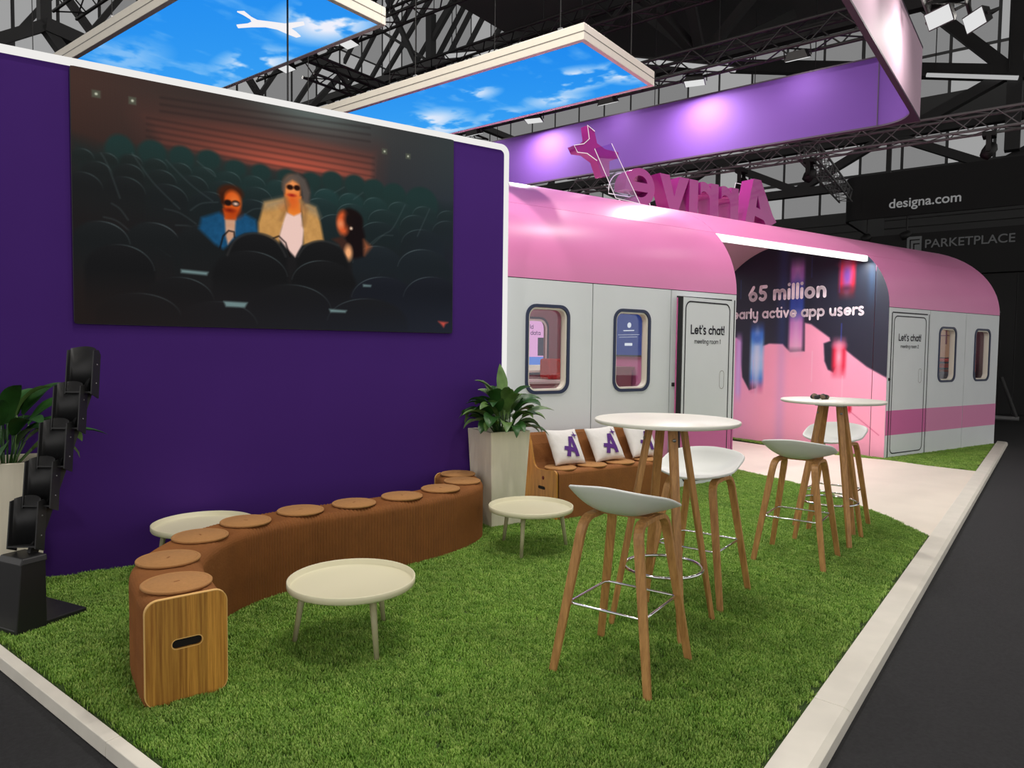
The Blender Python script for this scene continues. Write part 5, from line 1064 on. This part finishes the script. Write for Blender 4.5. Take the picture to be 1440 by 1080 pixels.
def bar_stool():
    """faces +x"""
    r = thing('bar_stool', (0, 0, 0)); N, Mr = 56, 12; vs = []; fs = []
    def rim(th):      # th = 0 front (+x)
        b = .5-.5*math.cos(th)          # 0 front .. 1 back
        rx = .196+.012*b; ry = .232; n = 3.1
        c, s = math.cos(th), math.sin(th); k = (abs(c/rx)**n+abs(s/ry)**n)**(-1/n)
        side = abs(s)**2.2
        z = .012+.052*side*(1-b*.2)+.128*max(0, b-.3)**1.35/.7**1.35
        return k*c, k*s, z
    for i in range(Mr+1):
        f = i/Mr
        for j in range(N):
            x, y, z = rim(2*PI*j/N); b = .5-.5*math.cos(2*PI*j/N)
            e = 2.1+.9*b; vs.append((x*f+.0*(1-f), y*f, .706+z*f**e-.012*f**5*(1-b)))
    for i in range(Mr):
        for j in range(N):
            k = (j+1) % N; fs.append((i*N+j, (i+1)*N+j, (i+1)*N+k, i*N+k))
    sh = MB().add(vs, fs, True).build('seat_shell', m_shell, r, weld=True)
    sm = sh.modifiers.new('thick', 'SOLIDIFY'); sm.thickness = .013; sm.offset = 0
    bv = sh.modifiers.new('bevel', 'BEVEL'); bv.width = .004; bv.segments = 2; bv.limit_method = 'ANGLE'; bv.angle_limit = .9
    H_ = .688; sec = [(-.0215, -.0105), (.0215, -.0105), (.0215, .0105), (-.0215, .0105)]
    for (sx, sy) in ((1, 1), (1, -1), (-1, 1), (-1, -1)):
        foot = Vector((sx*.232, sy*.225, 0)); hip = Vector((sx*.145, sy*.128, H_)); inn = Vector((0, sy*.122, H_+.004))
        dn = (foot-hip).normalized(); hz = (inn-hip).normalized(); pts = [foot, foot.lerp(hip, .5)]
        for q in range(7):
            u = q/6; a, b, c = hip+dn*.075, hip, hip+hz*.06; pts.append(a*(1-u)**2+b*2*u*(1-u)+c*u*u)
        pts.append(inn); nrm = Vector((0, 1, 0))
        b = MB(); P = pts; vs = []; m = 4; scl = [.8, .92]+[1]*8
        for q in range(len(P)):
            t = (P[min(q+1, len(P)-1)]-P[max(q-1, 0)]).normalized(); wdir = (nrm-t*nrm.dot(t)).normalized(); th = t.cross(wdir)
            for (uu, vv) in sec: vs.append(P[q]+wdir*uu*scl[q]+th*vv*scl[q])
        fs = [(q*4+k, q*4+(k+1) % 4, (q+1)*4+(k+1) % 4, (q+1)*4+k) for q in range(len(P)-1) for k in range(4)]+[(3, 2, 1, 0), tuple(range((len(P)-1)*4, len(P)*4))]
        b.add(vs, fs).build('leg', m_oak, r, bevel=.003)
    MB().box(-.035, .035, -.125, .125, .692, .704).build('cross_plate', m_oak, r)
    k = .31/H_; fx, fy = .232+(.145-.232)*k-.012, .225+(.128-.225)*k-.004; q = .022
    pts = []
    for (cx, cy, a0) in ((fx-q, fy-q, 0), (-fx+q, fy-q, PI/2), (-fx+q, -fy+q, PI), (fx-q, -fy+q, 1.5*PI)):
        for i in range(5): a = a0+PI/2*i/4; pts.append((cx+q*math.cos(a), cy+q*math.sin(a), .31))
    MB().tube(pts, .0062, 8, True).build('footrest', m_chrome, r); return r
bs = bar_stool()
for i, (c, a, lb) in enumerate((((2.77, 1.497), .06, 'white shell bar stool nearest the camera, its back turned to us'), ((3.92, 1.63), PI+.02, 'white shell bar stool behind the nearest bar table, seat facing us'), ((5.01, 1.375), .04, 'white shell bar stool in front of the far bar table, its back turned'), ((6.17, 1.42), PI-.04, 'white shell bar stool behind the far bar table, at the path edge'))):
    o = bs if i == 0 else copy_tree(bs); o.location = (c[0], c[1], 0); o.rotation_euler = (0, 0, a); tag(o, lb, 'bar stool', 'white bar stools with oak legs')
# small striped cloth loop left on the far bar table
it = thing('hair_tie', (T2[0]+.02, T2[1]+.10, 1.072), .6, 'small brown and black striped scrunched cloth loop on the far bar table', 'hair tie')
for k in range(9):
    a0, a1 = 2*PI*k/9, 2*PI*(k+1)/9; pts = []; sc = []
    for i in range(6):
        f = i/5; a = a0+(a1-a0)*f; rr = .048+.006*math.sin(3*a); pts.append((rr*1.25*math.cos(a), rr*math.sin(a), .0175+.004*math.sin(5*a))); sc.append(.8+.25*math.sin(PI*f))
    MB().tube(pts, .0165, 8, scales=sc).build('fold', m_black if k % 2 else MATS.get('cloth_brown') or mat('cloth_brown', rgb(120, 100, 82), .9), it)
# ------------------------------------------------------------------ planters and plants
def planter(loc, rz, a0, a1, h, label):
    r = thing('planter', loc, rz, label, 'planter', 'tall beige planters'); b = MB()
    o_ = [(-a0, -a0, 0), (a0, -a0, 0), (a0, a0, 0), (-a0, a0, 0), (-a1, -a1, h), (a1, -a1, h), (a1, a1, h), (-a1, a1, h)]; w = .022; c = a1-w; d = c-.004
    v = o_+[(-c, -c, h), (c, -c, h), (c, c, h), (-c, c, h), (-d, -d, h-.05), (d, -d, h-.05), (d, d, h-.05), (-d, d, h-.05)]
    f = [(3, 2, 1, 0)]
    for i in range(4):
        j = (i+1) % 4; f += [(i, j, 4+j, 4+i), (4+i, 4+j, 8+j, 8+i), (8+i, 8+j, 12+j, 12+i)]
    b.add(v, f).build('box', m_planter, r, bevel=.004)
    MB().box(-d, d, -d, d, h-.09, h-.045).build('soil', m_earth, r)
    return r
YMAX = [9.0]
def leaf(parent, base, az, stem, e0, L, wd_, bend, m, twist=0):
    d = Vector((math.cos(az), math.sin(az), 0)); sd = Vector((-math.sin(az), math.cos(az), 0)); up_ = Vector((0, 0, 1))
    p = Vector(base); es = min(PI/2-.05, e0+.35); pts = [p.copy()]
    for i in range(3): p = p+(d*math.cos(es)+up_*math.sin(es))*stem/3; pts.append(p.copy())
    b = MB(); b.tube(pts, .0045, 5)
    n = 9; vs = []; q = p.copy()
    for i in range(n+1):
        f = i/n; e = e0-bend*f*f**.3; t = d*math.cos(e)+up_*math.sin(e); nn = -d*math.sin(e)+up_*math.cos(e)
        w = wd_*.5*math.sin(PI*min(1, f*.93+.05)**.85)**.9 if f < 1 else .002
        ss = sd*math.cos(twist)+nn*math.sin(twist); n2 = nn*math.cos(twist)-sd*math.sin(twist)
        wob = .012*math.sin(f*9+az*3)
        vs += [q-ss*w+n2*(w*.35+wob*w*6), q-ss*w*.5+n2*w*.12, q.copy(), q+ss*w*.5+n2*w*.12, q+ss*w+n2*(w*.35-wob*w*6)]
        q = q+t*L/n
    b.add(vs, [(i*5+j, i*5+j+1, (i+1)*5+j+1, (i+1)*5+j) for i in range(n) for j in range(4)], True)
    b.v = [(p[0], min(p[1], YMAX[0]-.01*abs(math.sin(p[0]*40))), p[2]) for p in b.v]
    return b.build('leaf', m, parent)
def plant(loc, rz, label, seed, specs, moss=False, n=26, spread=1.0):
    r = thing('leafy_plant', loc, rz, label, 'plant', 'broad-leaved plants in the planters'); g = random.Random(seed)
    if moss: MB().lathe([(0, .02), (.09, .016), (.14, .002), (.145, -.02)], 20).build('moss', m_moss, r)
    for k in range(n):
        az = 2*PI*k/n*2.63+g.random()*.5; ring = (k % 3)/2.0
        e0 = 1.25-.75*ring+.2*(g.random()-.5); L = (.21+.07*g.random())*spread; st = (.10+.13*g.random()+.05*(1-ring))*spread
        leaf(r, (math.cos(az)*.05, math.sin(az)*.05, 0), az, st, e0, L, .098+.035*g.random(), 1.0+.7*g.random()*ring+.3, m_leaf if g.random() < .75 else m_leaf2, (g.random()-.5)*.8)
    for sp in specs: leaf(r, (math.cos(sp[0])*.04, math.sin(sp[0])*.04, 0), *sp)
    return r
planter(WP(3.05, 4.862), WA, .15, .186, .77, 'beige square planter at the right end of the purple wall')
YMAX[0] = .215
plant(WP(3.05, 4.80, .722), WA, 'dark green leafy plant in the planter beside the carriage window', 4, [(1.2, .30, 1.35, .30, .10, .35, m_leaf2, .3), (2.4, .22, 1.2, .26, .09, .3, m_leaf2, -.3), (-.2, .2, .5, .30, .10, .9, m_leaf2, .2), (-.5, .12, .2, .26, .09, 1.2, m_leaf, .1), (PI+.2, .2, .55, .28, .1, 1.1, m_leaf2, .1), (PI-.3, .2, .9, .24, .1, 1.5, m_leaf, .1), (-1.2, .16, .8, .22, .1, 1.9, m_leaf2, .0), (-1.5, .1, .5, .2, .11, 1.6, m_leaf, .2), (-.9, .1, .4, .22, .1, 1.5, m_leaf, -.2), (-2.0, .12, .5, .2, .1, 1.7, m_leaf, 0), (-2.5, .15, .4, .24, .1, 1.4, m_leaf2, 0), (-.1, .14, .3, .22, .1, 1.3, m_leaf, .3)], n=42)
planter(WP(-.235, 4.815), WA, .165, .195, .775, 'beige square planter behind the black brochure rack')
plant(WP(-.235, 4.815, .725), WA, 'dark green leafy plant behind the black brochure rack', 9, [(.1, .25, .9, .30, .12, .9, m_leaf, .2), (-.3, .16, .8, .30, .13, 1.4, m_leaf2, .2), (.5, .3, 1.0, .28, .1, .8, m_leaf, .2), (-.1, .2, .45, .34, .09, 1.0, m_leaf, 0), (-1.0, .2, .9, .28, .13, 1.6, m_leaf, .1)], True, 22, 1.12)
# ------------------------------------------------------------------ black brochure rack
RK = thing('brochure_rack', WP(-.16, 4.22), WA+math.atan2(.52, .85), 'black zigzag brochure rack with five empty pockets in front of the left planter', 'brochure rack')
# local +x points backwards (the way it leans), y across, front faces -x
MB().taper((.0, 0), .075, .105, 0, (.02, 0), .06, .095, .345).build('pedestal', m_rack, RK, bevel=.006)
MB().taper((.02, 0), .066, .10, .34, (.03, 0), .058, .09, .372).build('pedestal_cap', m_rack, RK, bevel=.006)
MB().box(-.075, .285, -.095, .28, 0, .035).build('foot_plate', m_rack, RK, bevel=.006)
b = MB().sweep([(.06, 0, .34), (.41, 0, 1.27)], [(-.02, -.014), (.02, -.014), (.02, .014), (-.02, .014)], upv=(0, 1, 0), smooth=False); b.build('spine', m_rack, RK)
def pocket():
    p = thing('pocket', (0, 0, 0)); W2, Hh = .064, .235; N = 10; vs = []; fs = []
    for k, z in ((0, 0), (1, Hh)):
        for i in range(N+1):
            y = -W2+2*W2*i/N; c = .03*(1-(y/W2)**2); vs.append((c, y, z+(.016*(1-(y/W2)**2) if k else 0)))
    m = N+1; vs += [(v[0]+.006, v[1], v[2]) for v in vs]
    for i in range(N): fs += [(i, i+1, m+i+1, m+i), (2*m+i, 3*m+i, 3*m+i+1, 2*m+i+1), (m+i, m+i+1, 3*m+i+1, 3*m+i), (i, 2*m+i, 2*m+i+1, i+1)]
    MB().add(vs, fs, True).build('back_plate', m_rack, p)
    for s in (-1, 1):
        sd = MB().prism([(-.03, -.01), (.045, -.03), (.045, Hh-.03), (.02, Hh-.004), (-.025, Hh-.012)], s*W2, s*(W2+.006), 'y').build('side_plate', m_rack, p)
        for z in (.05, .15): bb = MB(); bb.tube([(.01, s*(W2+.006), z), (.01, s*(W2+.009), z)], .004, 8); bb.build('screw', m_steel, sd)
    MB().box(-.03, .03, -W2, W2, -.004, .004).build('pocket_floor', m_rack, p); return p
pk = pocket()
for i, (x, z) in enumerate(((.055, .41), (.13, .60), (.205, .79), (.28, .98), (.355, 1.165))):
    o = pk if i == 0 else copy_tree(pk); o.parent = RK; o.location = (x-.02, 0, z); o.rotation_euler = (0, .12, .50)
# ------------------------------------------------------------------ inside the carriages
def ithing(name, s, t, label, cat, z=0): return thing(name, WP(s, t, z), WA, label, cat), (s, t, z)
r, of = ithing('cabinet', 5.6, 7.75, 'pale pink cabinet under the rear window inside the near carriage', 'cabinet')
MB().box(5.0, 6.2, 7.5, 8.2, 0, .98).build('body', m_cab, r, off=of); MB().box(4.98, 6.22, 7.48, 8.21, .98, 1.01).build('top', m_cream, r, off=of)
for (a, b_) in ((5.03, 5.56), (5.58, 6.17)):
    d = MB().box(a, b_, 7.482, 7.5, .05, .95).build('door', m_cab, r, off=of); MB().box((a+b_)/2-.06, (a+b_)/2+.06, 7.472, 7.482, .90, .92).build('handle', m_black, d, off=of)
r, of = ithing('armchair', 5.95, 8.0, 'red upholstered seat back seen through the near carriage window', 'chair', 1.01)
MB().box(5.80, 6.2, 7.95, 8.18, 1.012, 1.3).build('back', m_red, r, off=of, bevel=.03); MB().box(5.84, 6.16, 7.9, 8.1, 1.012, 1.1).build('seat', m_red, r, off=of, bevel=.02)
r, of = ithing('presentation_screen', 6.28, 6.75, 'blue wall display seen through the second carriage window', 'screen', 1.34)
MB().box(6.25, 6.285, 6.15, 7.35, 1.35, 2.02).build('frame', m_black, r, off=of); MB().box(6.246, 6.25, 6.17, 7.33, 1.37, 2.0).build('image', m_bluedisp, r, off=of)
o = MB().lathe([(0, -.001), (.035, -.001), (.035, .001), (0, .001)], 18).build('logo', m_whitedisp, r); o.location = (-.037, .06, .415); o.rotation_euler = (0, PI/2, 0)
for (a, b_, z, h) in ((6.72, 6.92, 1.68, .012), (6.62, 7.02, 1.63, .004), (6.66, 7.0, 1.60, .004), (6.75, 6.89, 1.49, .035)): MB().box(6.243, 6.2455, a, b_, z, z+h).build('text_line', m_whitedisp, r, off=of)
r, of = ithing('meeting_table', 5.9, 6.9, 'pale pink table edge below the blue display in the carriage', 'table')
MB().box(5.75, 6.27, 6.72, 7.42, 1.18, 1.22).build('top', m_cab, r, off=of); MB().box(5.8, 6.25, 6.76, 7.4, 0, 1.18).build('body', m_cab, r, off=of)
r, of = ithing('poster_wall', 7.2, 10.25, 'pink printed wall with the letters data seen through two windows', 'wall panel')
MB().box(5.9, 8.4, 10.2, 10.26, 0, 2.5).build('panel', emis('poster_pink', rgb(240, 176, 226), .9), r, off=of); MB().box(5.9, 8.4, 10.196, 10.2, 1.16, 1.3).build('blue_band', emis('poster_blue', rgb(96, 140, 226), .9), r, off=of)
MB().box(5.9, 8.4, 10.0, 10.19, 0, 1.16).build('counter', m_cream, r, off=of); MB().box(7.19, 7.55, 10.185, 10.196, 1.32, 1.64).build('monitor', m_navy, r, off=of)
for (tx, s, z) in (('ld', 7.02, 1.79), ('data', 7.03, 1.685)):
    letter_parts(tx, .055, .1, .1, 'letter', m_logo, r, (s-of[0], 10.193-of[1], z))
# far carriage interior
r, of = ithing('sofa', 12.3, 6.5, 'dark blue and red sofa inside the far carriage', 'sofa')
m_dblue = mat('sofa_navy', rgb(30, 30, 66), .8)
MB().box(12.1, 12.55, 5.45, 7.6, .02, 1.14).build('seat', m_dblue, r, off=of, bevel=.03); MB().box(12.4, 12.55, 5.45, 7.6, 1.14, 1.36).build('back', m_red, r, off=of, bevel=.03)
for z in (1.06, 1.16): MB().box(12.38, 12.4, 5.45, 7.6, z+.12, z+.15).build('piping', m_dblue, r, off=of)
r, of = ithing('wall_picture', 12.6, 7.0, 'beige panel with a dark frame cross inside the far carriage', 'picture', 1.3)
MB().box(12.57, 12.625, 5.72, 6.6, 1.38, 2.1).build('panel', mat('panel_beige', rgb(226, 196, 150), .7), r, off=of)
MB().box(12.56, 12.57, 5.93, 5.95, 1.6, 2.1).box(12.56, 12.57, 5.72, 6.6, 1.74, 1.755).build('frame_cross', m_mauve, r, off=of)
